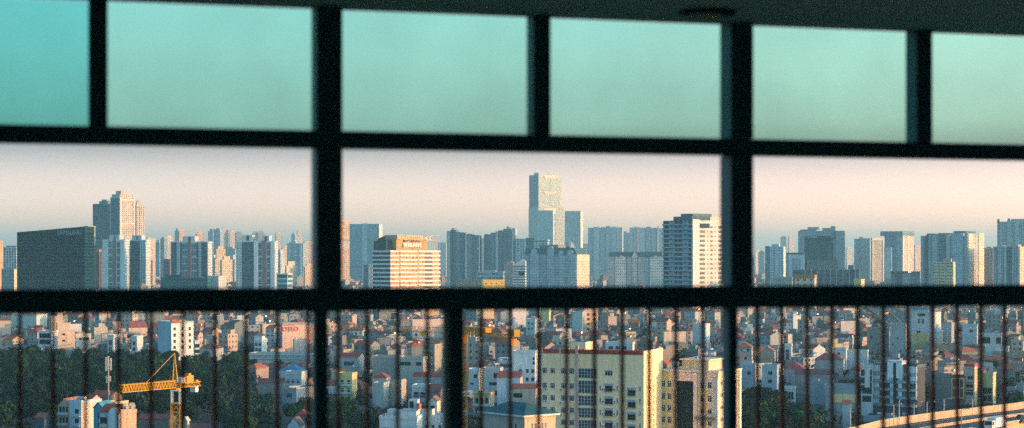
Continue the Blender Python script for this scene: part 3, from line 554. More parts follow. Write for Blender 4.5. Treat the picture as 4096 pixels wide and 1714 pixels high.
t, a, b, h = mansard('large pale apartment block with dark mansard roof and rounded gables, right end sunlit', 2100, 2308, 2357, 1019, 992, 2600, 26, [(.0, .09, c2), (.10, .28, c1), (.31, .42, c2), (.44, .57, c1), (.66, .78, c1), (.86, .99, c1)], [(.18, 9, 9, True), (.5, 10, 12, True), (.7, 7, 6, True), (.88, 9, 7, True)])
q = M(); q.box(-a*.22, a*.12, -b/2 + 3, b*.2, h + 6, PZ(980, 2600), P(.22, .21, .2)); q.build('roof_plant', t)
q = M(); q.box(a*.13, a*.26, -b/2 + 1.2, b*.1, h + 2, PZ(996, 2600), P(.62, .5, .4)); q.build('dormer', t)  # warm block added to stand for a sunlit patch of roof
mansard('second mansard block with blue slate roof and a central pointed gable', 2434, 2652, None, 1029, 1008, 2650, 4, [(0, .11, c2), (.12, .32, (.56, .6, .58)), (.34, .42, c2), (.44, .52, c1), (.54, .6, c2), (.76, .99, (.56, .6, .58))], [(.48, 8, 8, False), (.24, 6, 3, False), (.86, 6, 3, False)])
t, a, b, h = T('domed_building', 'dome topped building peeking above the mansard roof, right side sunlit', 2254, 2282, 2300, 986, 3300, 40, F((.34, .40, .42), (.12, .18, .2), .5, .5), parapet=False, cat='building')
q = M(); n = 12
for i in range(n):
    for j in range(4):
        f = lambda k, l: (math.cos(2*math.pi*k/n) * 9 * math.cos(l*math.pi/8), math.sin(2*math.pi*k/n) * 9 * math.cos(l*math.pi/8), h + 9 * math.sin(l*math.pi/8))
        q.face([f(i, j), f(i+1, j), f(i+1, j+1), f(i, j+1)], P(.22, .32, .35))
q.build('dome', t)
ft = F((.36, .43, .46), (.22, .29, .32), .5, .5, lit=.2); fl = F((.46, .52, .54), (.28, .34, .37), .4, .5)
T('tower_row', 'wide hazy blue grey tower row right of the banded towers', 2352, 2489, 2493, 912, 5000, 8, ft, depth=40, cw=5, parapet=False, A=[(0, .15, -.2, P(.26, .33, .37), 'bay'), (.16, .33, 2, fl, 'bay', 3), (.36, .5, 1.2, ft, 'bay', 2), (.52, .66, 2, ft, 'bay', 5), (.68, .83, 1.5, fl, 'bay', 3), (.85, .88, 2, P(.66, .58, .48), 'lit_fin', 3), (.89, .99, 1, ft, 'bay', 1)])  # warm fin is a strip of sunlight put into colour
T('tower_row', 'lower hazy connecting block between two hazy tower rows', 2489, 2518, 2520, 934, 5200, 8, F((.34, .41, .44), (.22, .28, .32), .5, .5), depth=30, crown=[(.2, .6, .2, .8, 0, 6, P(.34, .41, .44), 'penthouse')])
T('tower_row', 'hazy tower row with a pink sunlit strip left of the black and white tower', 2518, 2660, 2664, 914, 4800, 6, ft, depth=40, cw=5, parapet=False, A=[(0, .1, 1.5, ft, 'bay', 2), (.12, .2, 1, fl, 'bay', 4), (.21, .28, 2, P(.66, .48, .44), 'lit_fin', 4), (.30, .44, 1, fl, 'bay', 2), (.46, .6, 2, P(.26, .33, .37), 'bay', 4), (.62, .76, 1, ft, 'bay', 1), (.78, .83, 3, P(.74, .68, .58), 'lit_fin', 6), (.85, 1, 1, ft, 'bay', 0)])  # pink and cream fins carry strips of sunlight in their colour
T('distant_tower', 'faint block in the haze right of the mansard end', 2330, 2352, 2354, 978, 5600, 6, F((.36, .42, .45), (.25, .3, .33), .5, .5), depth=20)
T('podium_block', 'low white frame podium building between the stepped towers', 1907, 2012, 2016, 1090, 2700, 6, F((.5, .55, .55), (.16, .24, .27), .8, .6), fh=6, cw=6, depth=20, cat='building', crown=[(.3, .7, .2, .8, 0, 3, P(.6, .5, .42), 'roof_plant')])
T('yellow_hall', 'bright yellow sunlit hall wall just above the rail, below the stepped towers', 1930, 1934, 2012, 1124, 2150, 76, F((.78, .52, .12), (.3, .25, .1), .4, .2), fh=7, cw=6, cat='hall', depth=26)
T('grey_hall', 'long dull green hall roof left of the yellow hall', 1832, 1928, 1932, 1122, 2230, 6, F((.20, .24, .21), (.1, .14, .13), .5, .4), depth=20, cat='hall')
# black and white tower at the right mullion
Yb = 1900; wc_ = (.26, .40, .47)
t, a, b, h = T('black_and_white_tower', 'tall tower with dark glazed left face and pinkish white right face, against the mullion', 2652, 2770, 2895, 882, Yb, 47, F((.70, .60, .55), (.4, .34, .3), .01, .01), fh=4.9, cat='apartment tower', parapet=False)
fh_ = 4.9; nf = int(h / fh_); gd_ = F((.02, .06, .085), (.008, .025, .04), .5, .8, lit=.8); tl = P(*wc_); wp = P(.74, .64, .59)
for f0, f1, o_, mt, nm, dz in ((0, .13, .3, P(.14, .24, .29), 'end_bay', 0), (.14, .22, .9, tl, 'pilaster', 0), (.97, 1.0, .9, tl, 'pilaster', 0)):
    pass
zt2 = PZ(866, Yb)
q = M(); q.box(-a/2 + a*.36, a/2 - 1, -b/2 - .2, b*.1, h, zt2, P(.05, .11, .14), top=m_roof); q.box(a*.0, a/2 - 4, -b/2 + 5, b*.2, zt2, zt2 + 3, P(.08, .15, .18)); q.build('stepped_attic', t)
for i in range(nf):
    z = h - i * fh_
    if z < 20: break
    q = M(); q.box(-a/2 - .8, a/2 + .1, -b/2 - .9, -b/2 + .1, z - fh_ - .0, z - fh_ + 1.5, tl); q.build('floor_band', t)
    for f0, f1 in ((.03, .10), (.10, .22), (.40, .52), (.54, .67), (.87, .97)):
        q = M(); q.box(-a/2 + a*f0 + .1, -a/2 + a*f1 - .1, -b/2 - .5, -b/2 + .1, z - fh_ + 1.52, z - .05, gd_, cw=3, ch=fh_); q.build('window', t)
    for f0 in (.24, .71):
        q = M(); q.box(-a/2 + a*f0, -a/2 + a*(f0 + .13), -b/2 - 1.2, -b/2 + .1, z - fh_ + 1.2, z - fh_ + 3.6, P(.22, .34, .40)); q.box(-a/2 + a*f0, -a/2 + a*(f0 + .13), -b/2 - .6, -b/2 + .1, z - fh_ + 3.62, z - .05, gd_, cw=3, ch=fh_); q.build('balcony', t)
    y0 = lambda f: -b/2 + b * f
    if i > 0:
        for f0, f1, z0_, z1_, nm in ((.22, .39, 1.6, 4.4, 'window'), (.46, .50, 2.2, 3.6, 'window'), (.565, .64, 1.8, 4.0, 'window'), (.70, .74, 2.2, 3.6, 'window'), (.82, .96, 1.6, 4.4, 'window')):
            q = M(); q.box(a/2 - .3, a/2 + .12, y0(f0), y0(f1), z - fh_ + z0_, z - fh_ + z1_, F((.34, .30, .27), (.03, .05, .055), .7, .8, lit=.9), cw=2.2, ch=9); q.build(nm, t)
for f in (.225, .365, .535, .685, .84):
    q = M(); q.box(-a/2 + a*f - .25, -a/2 + a*f + .25, -b/2 - 1.0, -b/2 + .1, 0, h, tl); q.build('fin', t)
q = M(); q.box(a/2, a/2 + 1.4, -b/2 - .8, y0(.19), 0, h + 1, wp); q.build('corner_pier', t)
q = M(); q.box(a/2 - .3, a/2 + .3, y0(.12), y0(.54), h - 8, h - 3.2, P(.012, .03, .045)); q.build('roof_sign_board', t)
q = M(); q.box(a/2 - 3, a/2 - .1, y0(.56), y0(1), h, h + 4, P(.6, .52, .42)); q.build('attic', t)
# --- right window bay
T('apartment_tower', 'grey and white tower with a small cap, left end of the right bay', 3061, 3133, 3141, 990, 2900, 17 + 6, F((.46, .53, .55), (.10, .18, .22), .5, .5), A=[(0, .24, .5, F((.14, .22, .26), (.06, .11, .14), .6, .5), 'dark_bay', 2), (.3, .45, 1, F((.5, .56, .57), (.1, .18, .22), .5, .5), 'bay', 1), (.6, .7, 1, P(.5, .56, .56), 'pilaster', 1)], B=[(0, 1, .5, P(.70, .60, .46), 'lit_bay')], crown=[(.35, .75, .1, .7, 0, 5, P(.38, .46, .5), 'penthouse')])  # right edge coloured warm to show sun on it
t, a, b, h = T('framed_office', 'white framed office with a dark roof band left of the dark netted tower', 3146, 3217, 3222, 1018, 2700, 11, P(.50, .56, .58), depth=22, parapet=False, cat='office building', A=[(.3, .8, .3, F((.36, .44, .47), (.10, .17, .2), .6, .5), 'window_bay', -70, -6), (0, .1, .5, F((.2, .28, .32), (.1, .16, .2), .5, .5), 'side_bay')], crown=[(-.01, .97, -.02, .9, 0, 2.4, P(.035, .08, .1), 'roof_band')])
t, a, b, h = T('netted_tower', 'dark teal tower wrapped in construction netting', 3218, 3335, 3340, 952, 2500, 11, paint((.022, .10, .13), .8, .35, .12), depth=30, parapet=False, crown=[(.02, .1, .1, .2, 0, 3, P(.1, .15, .17), 'roof_post'), (.4, .9, .2, .8, 0, 2.5, P(.04, .1, .12), 'roof_plant')])
q = M()
for i in range(12): q.bar((-a/2 + a*i/11, -b/2 - .4, h - 2), (-a/2 + a*i/11, -b/2 - .4, h + 3), .25, P(.03, .08, .1))
q.bar((-a/2, -b/2 - .4, h + 2.5), (a/2, -b/2 - .4, h + 2.5), .25, P(.03, .08, .1)); q.build('scaffold', t)
q = M(); q.box(-a/2 + 3, a/2 + 6, -b/2 - 3, -b/2 + 1, 0, PZ(1042, 2500), F((.13, .17, .18), (.08, .11, .12), .6, .4), cw=8); q.build('lower_storeys', t)
gt = F((.19, .27, .32), (.13, .20, .25), .6, .4)
T('wide_tower', 'wide grey blue tower group behind the dark netted tower', 3192, 3379, 3384, 924, 3800, 12, gt, depth=50, cw=5, parapet=False, A=[(0, .03, .5, P(.34, .41, .44), 'fin'), (.05, .4, 1.5, gt, 'bay', 3), (.52, .75, 2, F((.16, .24, .29), (.11, .18, .23), .6, .4), 'bay', 6), (.78, .8, 2.2, P(.06, .12, .16), 'dark_seam'), (.81, 1, 1, gt, 'bay', 0)], crown=[(.2, .45, .1, .6, 3, 8, P(.2, .28, .33), 'penthouse'), (.70, .8, .1, .6, 0, 10, P(.2, .28, .33), 'penthouse'), (.42, .46, 0, .2, 4, 9, P(.8, .76, .6), 'lit_tank')])  # small rooftop tank in pale cream
t, a, b, h = T('unfinished_podium', 'long unfinished dark podium with pale upright columns under the netted tower', 3172, 3437, 3444, 1080, 2300, 14, F((.075, .12, .15), (.04, .07, .09), .7, .7), depth=26, fh=5, cw=6, parapet=False, cat='building', crown=[(0, .12, 0, .5, -5, -3, P(.03, .07, .09), 'roof_slab'), (.83, .91, .1, .6, 0, 6, P(.07, .1, .12), 'roof_plant')])
for i in range(9):
    f = .18 + .095 * i; q = M(); q.box(-a/2 + a*f, -a/2 + a*f + .8, -b/2 - .9, -b/2 + .2, 0, h + (1 if i % 2 else .2), P(.34, .40, .42)); q.build('column', t)
T('small_building', 'sunlit orange roofed building just above the rail under the podium', 3179, 3258, 3266, 1112, 1900, 18, F((.56, .50, .36), (.08, .1, .1), .4, .5), fh=5, cw=7, depth=14, cat='house', crown=[(-.02, 1.02, -.1, 1, 0, 3.2, tiles((.42, .16, .06)), 'roof')])
T('small_building', 'small yellow sunlit block just above the rail right of the podium', 3415, 3444, 3458, 1121, 2100, 35, P(.72, .56, .24), cat='house')
T('small_building', 'grey green flat warehouse above the rail left of the orange roofed building', 3094, 3168, 3172, 1112, 2150, 11, F((.26, .32, .31), (.1, .14, .15), .7, .3), depth=16, fh=6, cat='warehouse')
T('apartment_tower', 'plain grey blue tower with faceted left edge right of the wide tower group', 3417, 3480, 3484, 958, 3900, 13, F((.28, .36, .40), (.2, .27, .31), .5, .5), depth=30, A=[(0, .25, -.1, P(.34, .42, .45), 'bay', -6), (.3, .98, .8, F((.25, .33, .37), (.18, .25, .29), .5, .5), 'bay', 2)], crown=[(.3, .55, .2, .8, 0, 5, P(.3, .38, .41), 'penthouse')])
T('apartment_tower', 'framed tower whose upper half glows orange, left of the capped tower', 3484, 3488, 3536, 955, 3800, 66, F((.50, .44, .38), (.34, .31, .28), .5, .5), B=[(0, .12, 1, P(.62, .56, .5), 'fin', 1), (.88, 1, 1, P(.74, .62, .5), 'fin', 1), (0, 1, 1.3, P(.76, .66, .54), 'cornice', -4, 1)])
T('apartment_tower', 'low white pinstriped tower in front of the capped tower', 3536, 3566, 3572, 994, 3600, 14, F((.50, .53, .52), (.26, .3, .32), .4, .9), depth=18)
t, a, b, h = T('capped_tower', 'blue grey tower with an overhanging flat cap and orange sunlit right face', 3538, 3610, 3655, 944, 3700, 40, F((.15, .24, .30), (.12, .2, .25), .6, .4), cat='apartment tower', parapet=False, A=[(.7, 1, 1, F((.3, .38, .42), (.2, .28, .32), .5, .5), 'bay')], B=[(0, 1, .4, F((.64, .50, .42), (.36, .26, .22), .5, .6), 'lit_bay'), (.0, .1, 1, P(.72, .6, .5), 'fin'), (.45, .55, 1, P(.72, .6, .5), 'fin')])  # orange sunlight of the right face painted into its facing
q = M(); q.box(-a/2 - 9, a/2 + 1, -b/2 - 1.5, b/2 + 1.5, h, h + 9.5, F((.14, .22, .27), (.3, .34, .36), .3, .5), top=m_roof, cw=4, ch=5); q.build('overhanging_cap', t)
T('distant_tower', 'peach lit block in the gap left of the broad fluted slab', 3655, 3660, 3684, 982, 4600, 66, F((.66, .50, .42), (.5, .4, .34), .4, .5))
fa = F((.30, .40, .43), (.06, .13, .17), .5, .55); fb = F((.42, .50, .52), (.12, .2, .23), .5, .5)
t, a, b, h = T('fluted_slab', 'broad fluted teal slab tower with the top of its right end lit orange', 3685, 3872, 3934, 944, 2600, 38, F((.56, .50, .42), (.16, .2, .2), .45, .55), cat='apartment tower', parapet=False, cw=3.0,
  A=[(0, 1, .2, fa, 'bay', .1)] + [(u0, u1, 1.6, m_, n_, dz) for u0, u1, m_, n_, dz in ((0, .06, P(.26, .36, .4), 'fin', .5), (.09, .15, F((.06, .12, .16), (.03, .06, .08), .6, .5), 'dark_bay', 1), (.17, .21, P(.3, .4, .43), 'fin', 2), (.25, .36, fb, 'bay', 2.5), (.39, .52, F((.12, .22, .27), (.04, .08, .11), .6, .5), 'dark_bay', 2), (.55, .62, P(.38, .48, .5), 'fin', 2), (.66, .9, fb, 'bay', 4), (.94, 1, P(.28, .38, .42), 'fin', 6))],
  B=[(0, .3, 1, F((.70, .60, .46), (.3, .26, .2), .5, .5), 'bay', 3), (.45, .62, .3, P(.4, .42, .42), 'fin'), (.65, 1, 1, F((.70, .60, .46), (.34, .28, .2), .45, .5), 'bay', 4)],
  crown=[(.05, .2, .2, .8, 0, 4, P(.1, .13, .14), 'roof_plant'), (.3, .5, .2, .8, 0, 4.5, P(.3, .26, .2), 'roof_plant'), (.66, .9, .1, .8, 4, 7, P(.08, .14, .17), 'roof_plant')])
yb = F((.52, .49, .33), (.06, .08, .09), .72, .36)
t, a, b, h = T('yellow_apartment_block', 'pale yellow apartment block standing in front of the broad fluted slab', 3724, 3812, 3822, 1052, 2100, 22, P(.50, .47, .33), fh=3.6, cat='apartment block', A=[(0, .1, .4, P(.3, .36, .34), 'end_bay'), (.12, .37, .8, yb, 'window_bay', 1), (.42, .66, .8, yb, 'window_bay', 1), (.71, .97, .8, yb, 'window_bay', 1)], B=[(0, 1, .5, P(.62, .50, .3), 'lit_bay')], crown=[(.55, .9, .1, .6, 0, 4.5, P(.42, .38, .26), 'penthouse')], depth=16)  # right face painted warmer for the sun on it
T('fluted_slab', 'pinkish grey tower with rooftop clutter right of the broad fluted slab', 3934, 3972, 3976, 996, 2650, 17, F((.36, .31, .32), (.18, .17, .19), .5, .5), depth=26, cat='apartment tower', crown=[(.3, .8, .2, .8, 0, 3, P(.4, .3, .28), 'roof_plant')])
t, a, b, h = T('fluted_slab', 'teal fluted slab at the right edge below the highest right hand tower', 3973, 4079, 4100, 990, 2550, 24, F((.28, .38, .42), (.05, .11, .15), .55, .6), cat='apartment tower', cw=3.1, A=[(.0, .04, 1.3, P(.42, .46, .46), 'fin', 1), (.2, .3, 1.3, fb, 'bay', 1), (.42, .5, 1.3, P(.4, .48, .5), 'fin', 2), (.5, .72, 1, F((.07, .15, .2), (.03, .07, .1), .7, .7), 'dark_bay', .5), (.73, .76, 1.4, P(.4, .48, .5), 'fin'), (.94, 1, 1.2, P(.4, .46, .48), 'fin', 1)], B=[(0, 1, .5, F((.70, .48, .32), (.4, .3, .2), .45, .5), 'lit_bay')], crown=[(.1, .3, .2, .8, 0, 3, P(.5, .4, .34), 'roof_plant'), (.6, .9, .2, .8, 0, 4, P(.5, .32, .22), 'roof_plant')])  # right face's orange is painted-in sunlight
T('fluted_slab', 'highest tower at the right edge with dark corner posts on its roof', 3989, 4130, 4150, 890, 3100, 18, F((.34, .43, .46), (.07, .13, .17), .5, .6), cat='apartment tower', cw=3.2, depth=30, A=[(0, .03, 1, P(.2, .28, .32), 'fin', 4), (.08, .14, 1, fb, 'bay', 1), (.28, .42, 1.6, P(.3, .38, .41), 'fin', 4), (.5, .62, 1.4, fb, 'bay', 3), (.8, .95, 1.4, fb, 'bay', 3)], crown=[(0, .06, -.02, .2, 0, 6, P(.05, .06, .07), 'roof_post'), (.3, .36, -.02, .2, 3, 7, P(.3, .12, .1), 'roof_post'), (.4, 1, .02, .7, 0, 6, P(.3, .38, .42), 'attic')])
T('office_block', 'dark flat roofed low office under the capped tower', 3564, 3680, 3684, 1096, 2350, 14, F((.12, .20, .25), (.05, .1, .13), .5, .7), depth=26, cat='office building', fh=5, A=[(.22, .38, .6, P(.03, .08, .11), 'dark_bay'), (.4, .66, .8, F((.26, .34, .37), (.16, .22, .25), .6, .5), 'bay', -.5)], crown=[(-.02, .58, -.03, .8, 0, 3.2, P(.035, .07, .09), 'roof_slab'), (.7, 1, -.03, .8, 0, 3, P(.035, .07, .09), 'roof_slab')])
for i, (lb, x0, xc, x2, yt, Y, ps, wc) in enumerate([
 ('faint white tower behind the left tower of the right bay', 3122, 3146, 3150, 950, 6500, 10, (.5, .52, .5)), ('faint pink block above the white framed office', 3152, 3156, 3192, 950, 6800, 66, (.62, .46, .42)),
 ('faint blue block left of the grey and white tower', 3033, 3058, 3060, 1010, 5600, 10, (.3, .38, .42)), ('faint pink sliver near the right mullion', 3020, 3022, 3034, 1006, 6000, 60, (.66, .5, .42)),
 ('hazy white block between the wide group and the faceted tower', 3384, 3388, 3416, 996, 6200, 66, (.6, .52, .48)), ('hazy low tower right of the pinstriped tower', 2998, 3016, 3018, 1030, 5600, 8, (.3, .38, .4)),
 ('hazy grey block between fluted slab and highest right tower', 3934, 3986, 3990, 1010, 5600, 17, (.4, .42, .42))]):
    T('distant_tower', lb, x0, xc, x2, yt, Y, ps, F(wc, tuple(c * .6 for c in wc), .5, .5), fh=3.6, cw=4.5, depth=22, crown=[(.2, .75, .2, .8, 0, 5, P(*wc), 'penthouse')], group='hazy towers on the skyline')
# ------------------------------------------------------------------ windows and small house parts (shared meshes)
def win_mesh(w_, h_, kind='plain'):
    """a window seen from -y: frame with recessed dark glass, centred at x = 0, base at z = 0"""
    q = M(); f = .09; fm = paint((.55, .58, .58), .6, .1) if kind != 'dark' else paint((.12, .12, .12), .6, .1)
    q.face([(-w_/2 + f, -.01, f), (w_/2 - f, -.01, f), (w_/2 - f, -.01, h_ - f), (-w_/2 + f, -.01, h_ - f)], m_dark)
    for a_ in ((-w_/2, w_/2, -.05, 0, 0, f), (-w_/2, w_/2, -.05, 0, h_ - f, h_), (-w_/2, -w_/2 + f, -.05, 0, f, h_ - f), (w_/2 - f, w_/2, -.05, 0, f, h_ - f)):
        q.box(*a_, fm, cw=99, ch=99)
    if kind == 'pair': q.box(-.04, .04, -.05, 0, f, h_ - f, fm, cw=99); q.box(-w_/2 + f, w_/2 - f, -.045, 0, h_*.66, h_*.66 + .08, fm, cw=99)
    if kind == 'tri':
        for x in (-w_/6, w_/6): q.box(x - .035, x + .035, -.05, 0, f, h_ - f, fm, cw=99)
        q.box(-w_/2 + f, w_/2 - f, -.045, 0, h_*.68, h_*.68 + .07, fm, cw=99)
    return q
_wm = {}
def put_win(parent, x, y, z, w_, h_, kind='plain', rz=0, name='window', label=None):
    k = (round(w_, 2), round(h_, 2), kind)
    if k not in _wm:
        o = win_mesh(w_, h_, kind).build(name, parent); _wm[k] = o.data
    else:
        o = bpy.data.objects.new(name, _wm[k]); COL.objects.link(o); o.parent = parent
    o.location = (x, y, z); o.rotation_euler = (0, 0, rz)
    if label: o['label'] = label
    return o
def put_mesh(key, maker, parent, loc, rz=0, name='part'):
    if key not in _wm: o = maker().build(name, parent); _wm[key] = o.data
    else: o = bpy.data.objects.new(name, _wm[key]); COL.objects.link(o); o.parent = parent
    o.location = loc; o.rotation_euler = (0, 0, rz); return o
def tank_m():
    q = M()
    for x in (-.6, .6): q.bar((x, -.4, 0), (x, -.4, .7), .05, m_conc); q.bar((x, .4, 0), (x, .4, .7), .05, m_conc)
    q.bar((-.95, 0, 1.25), (.95, 0, 1.25), .58, m_steel, 10); return q
def ac_m():
    q = M(); q.box(-.42, .42, -.36, 0, 0, .62, paint((.6, .62, .6), .6, .1), cw=99); q.bar((0, -.37, .31), (0, -.36, .31), .22, m_dark, 10); return q
def put_tank(t, x, y, z, rz=0): return put_mesh('tank', tank_m, t, (x, y, z), rz, 'water_tank')
def put_ac(t, x, y, z, rz=0): return put_mesh('ac', ac_m, t, (x, y, z), rz, 'air_conditioner')
# ------------------------------------------------------------------ houses placed one by one
def house(name, label, x0, xc, x2, yt, Y, psi, col, roof='flat', fh=3.3, Aw=(), Bw=(), cat='house', depth=None, vis=None, roofmat=None, stair=None, tanks=(), slabs=False, balc=(), rh=2.6, colB=None, over=.35):
    """Aw / Bw: lists of (fraction across, metres below the top, width, height, kind)"""
    a, b, ctr, rz = footprint(x0, xc, x2, Y, psi, depth); h = PZ(yt, Y); t = thing(name, label, cat, ctr, rz)
    wm = P_house(col); q = M(); q.box(-a/2, a/2, -b/2, b/2, 0, h, wm, top=m_roof, cw=99, ch=99); q.build('wall', t)
    if colB:
        q = M(); q.box(a/2 - .05, a/2 + .04, -b/2, b/2, 0, h - .03, P_house(colB), cw=99, ch=99); q.build('side_wall', t)  # B face colour; on several houses sunlight is mixed into it
    rm = roofmat or m_red
    if roof == 'flat':
        q = M()
        for x_, X_, y_, Y_ in ((-a/2 - .12, a/2 + .12, -b/2 - .12, -b/2 + .15), (-a/2 - .12, a/2 + .12, b/2 - .15, b/2 + .12), (-a/2 - .12, -a/2 + .15, -b/2 + .151, b/2 - .151), (a/2 - .15, a/2 + .12, -b/2 + .151, b/2 - .151)):
            q.box(x_, X_, y_, Y_, h - .35, h + .9, wm, cw=99, ch=99)
        q.build('parapet', t)
    else:
        q = M()
        if roof == 'hip': q.hip(-a/2, a/2, -b/2, b/2, h + .01, rh, rm, over)
        elif roof == 'gablex': q.gable(-a/2, a/2, -b/2, b/2, h + .01, rh, rm, wm, 'x', over)
        elif roof == 'gabley': q.gable(-a/2, a/2, -b/2, b/2, h + .01, rh, rm, wm, 'y', over)
        elif roof == 'shed': q.face([(-a/2 - .3, -b/2 - .3, h + .1), (a/2 + .3, -b/2 - .3, h + .1), (a/2 + .3, b/2 + .3, h + rh), (-a/2 - .3, b/2 + .3, h + rh)], rm, [(0, 0), (a, 0), (a, 3), (0, 3)])
        q.build('roof', t)
    if slabs:
        q = M(); n = int(h / fh)
        for i in range(n): z = h - .2 - i * fh; q.box(-a/2 - .15, a/2 + .15, -b/2 - .2, b/2, z - .25, z, P_house((.6, .62, .6)), cw=99)
        q.build('floor_band', t)
    for f, dz, w_, h_, kd in Aw: put_win(t, -a/2 + a*f, -b/2 - .01, h - dz - h_, w_, h_, kd)
    for f, dz, w_, h_, kd in Bw: put_win(t, a/2 + (.06 if colB else .01), -b/2 + b*f, h - dz - h_, w_, h_, kd, R(90))
    for f0, f1, dz in balc:
        q = M(); z = h - dz; x_, X_ = -a/2 + a*f0, -a/2 + a*f1
        q.box(x_, X_, -b/2 - 1.1, -b/2 - .01, z - .15, z, wm, cw=99); q.box(x_, X_, -b/2 - 1.1, -b/2 - 1.02, z, z + .9, P_house((.5, .54, .54)), cw=99); q.build('balcony', t)
    if stair:
        f0, f1, g0, g1, sh = stair; q = M(); q.box(-a/2 + a*f0, -a/2 + a*f1, -b/2 + b*g0, -b/2 + b*g1, h, h + sh, wm, top=m_roof, cw=99, ch=99); q.build('stair_room', t)
    for f, g_, dz in tanks: put_tank(t, -a/2 + a*f, -b/2 + b*g_, h + dz)
    if vis: KEEP.append((x0, x2 or xc, vis, Y))
    return t, a, b, h
def P_house(c): return paint(tuple(c), .85, .22, .35, streak=.35)
wh = (.66, .69, .69); bw = (.42, .52, .56); cr = (.60, .54, .38); pk = (.62, .46, .36); gy = (.34, .36, .35); lg = (.48, .50, .49); yl = (.62, .50, .20)
def grid(fs, dzs, w_, h_, kd='plain'): return [(f, d, w_, h_, kd) for d in dzs for f in fs]
Hs = house
# -- left bay
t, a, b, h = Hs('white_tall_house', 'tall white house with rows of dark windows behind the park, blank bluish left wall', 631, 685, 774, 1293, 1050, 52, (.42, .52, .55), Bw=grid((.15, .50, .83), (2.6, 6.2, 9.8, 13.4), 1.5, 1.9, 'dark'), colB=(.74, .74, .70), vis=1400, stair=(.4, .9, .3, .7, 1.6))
q = M(); q.box(a/2 - .2, a/2 + .5, -b/2, -b/2 + b*.33, h - .1, h + 2.0, m_red); q.build('red_canopy', t)
q = M(); q.face([(a/2 + .1, -b/2 + b*.36, h), (a/2 + .1, -b/2 + b*.66, h), (a/2 + .1, -b/2 + b*.51, h + 2.8)], P_house((.66, .42, .30))); q.build('gable', t)
Hs('white_house', 'small white framed house with three dark openings joined right of the tall white house', 774, 780, 797, 1370, 1040, 62, (.6, .62, .6), Bw=grid((.45,), (1, 4.2, 7.4), 3.2, 2.2, 'dark'), vis=1415)
t, a, b, h = Hs('peach_building', 'stepped peach building glowing in the sun above the trees, its tall part behind', 197, 205, 252, 1270, 1180, 66, pk, vis=1324, stair=(.3, .9, .55, 1, 3))
Hs('peach_building', 'lower wide peach block with small dark windows under the stepped peach building', 207, 210, 300, 1326, 1150, 68, (.66, .48, .34), Bw=grid((.13, .13, .5), (1.5, 5.5), 1.8, 1.3, 'dark'), vis=1385, roof='flat')
Hs('peach_building', 'middle peach block between the tall peach part and its lower wing', 226, 230, 281, 1298, 1165, 68, (.66, .50, .38), vis=1324)
t, a, b, h = Hs('glazed_house', 'white framed house with two broad dark window bands left of the peach block', 154, 206, 208, 1329, 1120, 12, (.5, .58, .6), Aw=grid((.5,), (.9, 4.6), 7.4, 3.0, 'dark'), depth=9, vis=1378)
Hs('long_house', 'cream two storey house with lit balcony walls right of the peach block', 300, 304, 364, 1342, 1120, 64, (.66, .54, .40), Bw=grid((.3, .55, .8), (1.6,), 1.6, 1.6, 'dark'), vis=1370, roof='flat')
Hs('red_roofed_house', 'house with a wide flat orange roof edge left of the tall white house', 404, 408, 490, 1336, 1200, 66, (.4, .36, .3), roof='shed', rh=1.6, vis=1350, roofmat=tiles((.42, .14, .06)))
Hs('pale_block', 'pale flat block touching the rail at upper left', 44, 146, 148, 1262, 1500, 14, (.52, .56, .5), depth=18, vis=1295)
Hs('peach_wall_house', 'broad peach lit wall at the left edge over the trees', -60, -55, 44, 1284, 1350, 70, pk, roof='gabley', rh=1.5, vis=1320)
Hs('red_hip_house', 'house with a maroon hip roof and peach walls left of the tall white house', 510, 515, 590, 1312, 1350, 62, pk, roof='hip', rh=5, vis=1330, roofmat=tiles((.22, .05, .05)))
Hs('narrow_house', 'narrow white house with two stacked tall windows above the park trees', 430, 454, 456, 1345, 1110, 10, lg, Aw=grid((.5,), (2.5, 6.6), 2.2, 3.4, 'pair'), depth=10, vis=1400)
Hs('narrow_house', 'slender white house with a small arched top near the park edge', 525, 548, 550, 1350, 1110, 10, (.5, .54, .54), Aw=grid((.5,), (2.6, 6.2), 1.6, 2.2, 'dark'), depth=10, vis=1400)
Hs('low_house', 'wide grey house with maroon hip roof right of the white framed house', 798, 864, 870, 1396, 1060, 12, gy, roof='hip', rh=3.6, depth=12, vis=1405, roofmat=tiles((.16, .07, .06)))
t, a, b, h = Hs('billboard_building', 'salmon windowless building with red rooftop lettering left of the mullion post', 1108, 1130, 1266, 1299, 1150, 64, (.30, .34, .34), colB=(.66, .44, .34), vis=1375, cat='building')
q = M(); q.box(a/2 + .06, a/2 + .3, -b/2 + b*.03, -b/2 + b*.36, h - .7, h - .1, paint((.60, .10, .05), .6, .2)); q.build('sign_rail', t)
s = text_mesh('LOTEO', 4.3, .12, paint((.72, .07, .03), .5, .1), 'lettering', t, sx=.92); s.rotation_euler = (0, 0, R(90)); s.location = (a/2 + .35, -b/2 + b*.19, h - 4.4)
Hs('terrace_house', 'pinkish terrace with metal tanks leaning on the salmon building', 1172, 1178, 1226, 1362, 1120, 60, (.6, .48, .42), tanks=((.5, .2, 0), (.5, .7, 0)), vis=1400, slabs=True)
Hs('white_framed_house', 'white two storey house with four square windows behind the balustraded building', 1017, 1048, 1052, 1362, 1120, 10, (.56, .62, .62), Aw=grid((.28, .72), (1.4, 4.8), 1.9, 2.3, 'pair'), depth=10, vis=1412, stair=(0, 1, 0, .6, 2.5))
